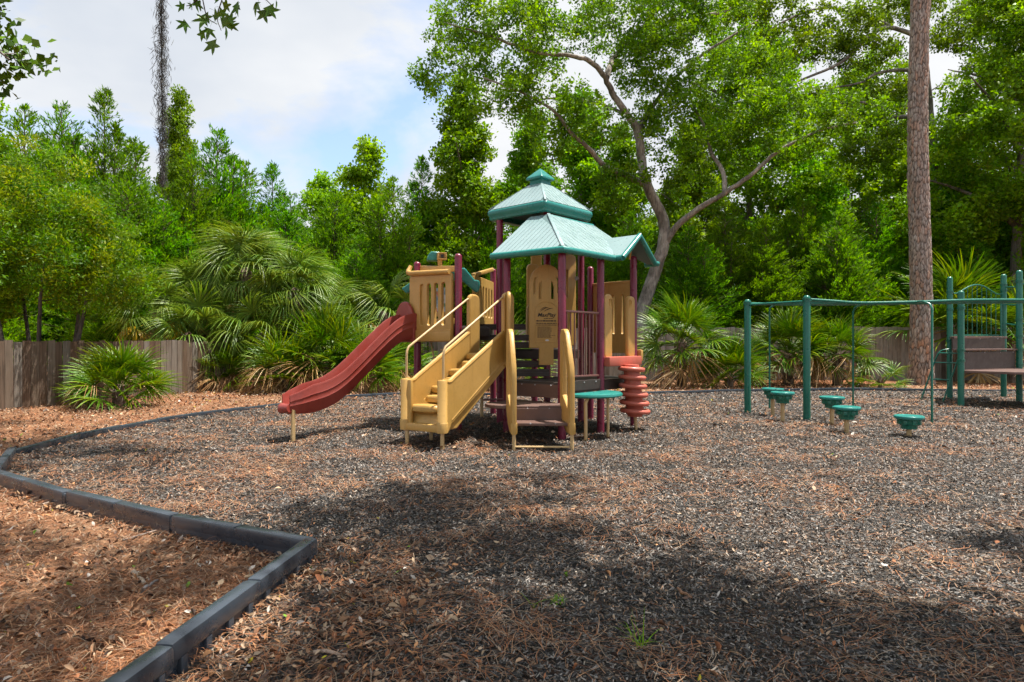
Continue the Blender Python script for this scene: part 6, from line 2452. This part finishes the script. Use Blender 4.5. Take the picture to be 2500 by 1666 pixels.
# ---------------------------------------------------------------- pale house glimpsed beyond the left fence
hs = Vector((-21.5, 33.0, 0))
house = empty('house', hs)
tag(house, 'pale house glimpsed beyond the shrubs over the left fence', 'house')
M['render'] = plastic('pale_render', (0.62, 0.60, 0.57), 0.8, 0.2, 0.3)
MB().box(hs + Vector((0, 0, 1.5)), (15, 7, 3.0)).build('wall', M['render'], house, smooth=False)
b = MB()
b.prism([hs + Vector((-8, y_, z_)) for y_, z_ in ((-4, 2.95), (4, 2.95), (0, 4.4))], Vector((16, 0, 0)))
M['shingle'] = plastic('grey_shingle', (0.16, 0.15, 0.14), 0.8, 0.3, 0.5)
b.build('roof', M['shingle'], house, smooth=False)
for x_ in (-4, 0, 4):
    w_ = MB().box(hs + Vector((x_, -3.52, 1.6)), (1.3, 0.08, 1.2)).build('window', M['ink'], house, smooth=False)
    MB().box(hs + Vector((x_, -3.57, 0.96)), (1.5, 0.10, 0.08)).build('sill', M['white'], w_, smooth=False)

# ---------------------------------------------------------------- small things on the ground


def tuft(label, px, py, n, L0, wide, seed):
    p0 = on_ground(px, py)
    sg = np.random.default_rng(seed)
    root = empty('grass_tuft', (p0.x, p0.y, gh(p0.x, p0.y) + 0.015))
    tag(root, label, 'grass', None)
    Vs, Fs, Cs = [], [], []
    for k in range(n):
        a = sg.random() * 6.28
        el = sg.uniform(0.25, 1.3)
        L = L0 * sg.uniform(0.6, 1.2)
        d = np.array([math.cos(a) * math.cos(el), math.sin(a) * math.cos(el), math.sin(el)])
        s = np.array([-math.sin(a), math.cos(a), 0]) * wide
        o = np.array([sg.normal(0, 0.012), sg.normal(0, 0.012), 0])
        c = np.array((0.13, 0.26, 0.03)) * sg.uniform(0.7, 1.3)
        i0 = len(Vs)
        for t in (0, 0.35, 0.7, 1.0):
            p = o + d * L * t + np.array([0, 0, -0.5 * L * t * t * math.cos(el)])
            w = s * (1 - 0.9 * t)
            Vs += [p - w, p + w]
            Cs += [c, c]
        for q in range(3):
            Fs.append((i0 + q * 2, i0 + q * 2 + 1, i0 + q * 2 + 3, i0 + q * 2 + 2))
    link('blade', np_mesh('blade', np.array(Vs), np.array(Fs), np.array(Cs)), M['leaf'], root, Matrix.Identity(4))
    root.children[0]['kind'] = 'stuff'


tuft('small bright tuft of grass in the near mulch', 1366, 1488, 46, 0.07, 0.0022, 1)
tuft('low spreading grass clump nearest the camera', 1565, 1590, 15, 0.20, 0.0035, 2)
tuft('thin upright grass blades left of the bright tuft', 1302, 1497, 5, 0.14, 0.0028, 3)
tuft('tiny green sprig beside the near edging at left', 94, 1222, 8, 0.07, 0.003, 4)


def stick(label, px0, py0, px1, py1, r, c=(0.42, 0.33, 0.25)):
    a, b = on_ground(px0, py0), on_ground(px1, py1)
    root = empty('fallen_stick', (a.x, a.y, 0))
    tag(root, label, 'stick')
    tb = Tubes()
    pa_, pb_ = np.array((0, 0, gh(a.x, a.y) + 0.045)), np.array((b.x - a.x, b.y - a.y, gh(b.x, b.y) + 0.045))
    p = wiggle(pa_, pb_, 6, 0.006)
    tb.add(p, np.linspace(r, r * 0.6, 6) * (1 + 0.2 * rng.random(6)), 8)
    link('wood', tb.mesh('wood', tuple(x * 0.6 for x in c), c), M['bark'], root, Matrix.Identity(4))


stick('thick pale broken twig lying in the left litter', 325, 1420, 355, 1450, 0.014)
stick('short grey twig across the thick pale one', 350, 1462, 385, 1440, 0.009, (0.35, 0.33, 0.31))
stick('long thin stick in the litter beyond the thick twig', 300, 1335, 385, 1308, 0.006, (0.36, 0.30, 0.26))
stick('flat pale wood sliver on the near litter', 765, 1622, 850, 1628, 0.009, (0.50, 0.36, 0.27))
stick('short pale stick left of the near edging', 103, 1246, 145, 1230, 0.007, (0.45, 0.38, 0.33))
stick('bent brown stick in the near mulch', 1655, 1460, 1690, 1485, 0.007, (0.36, 0.20, 0.12))
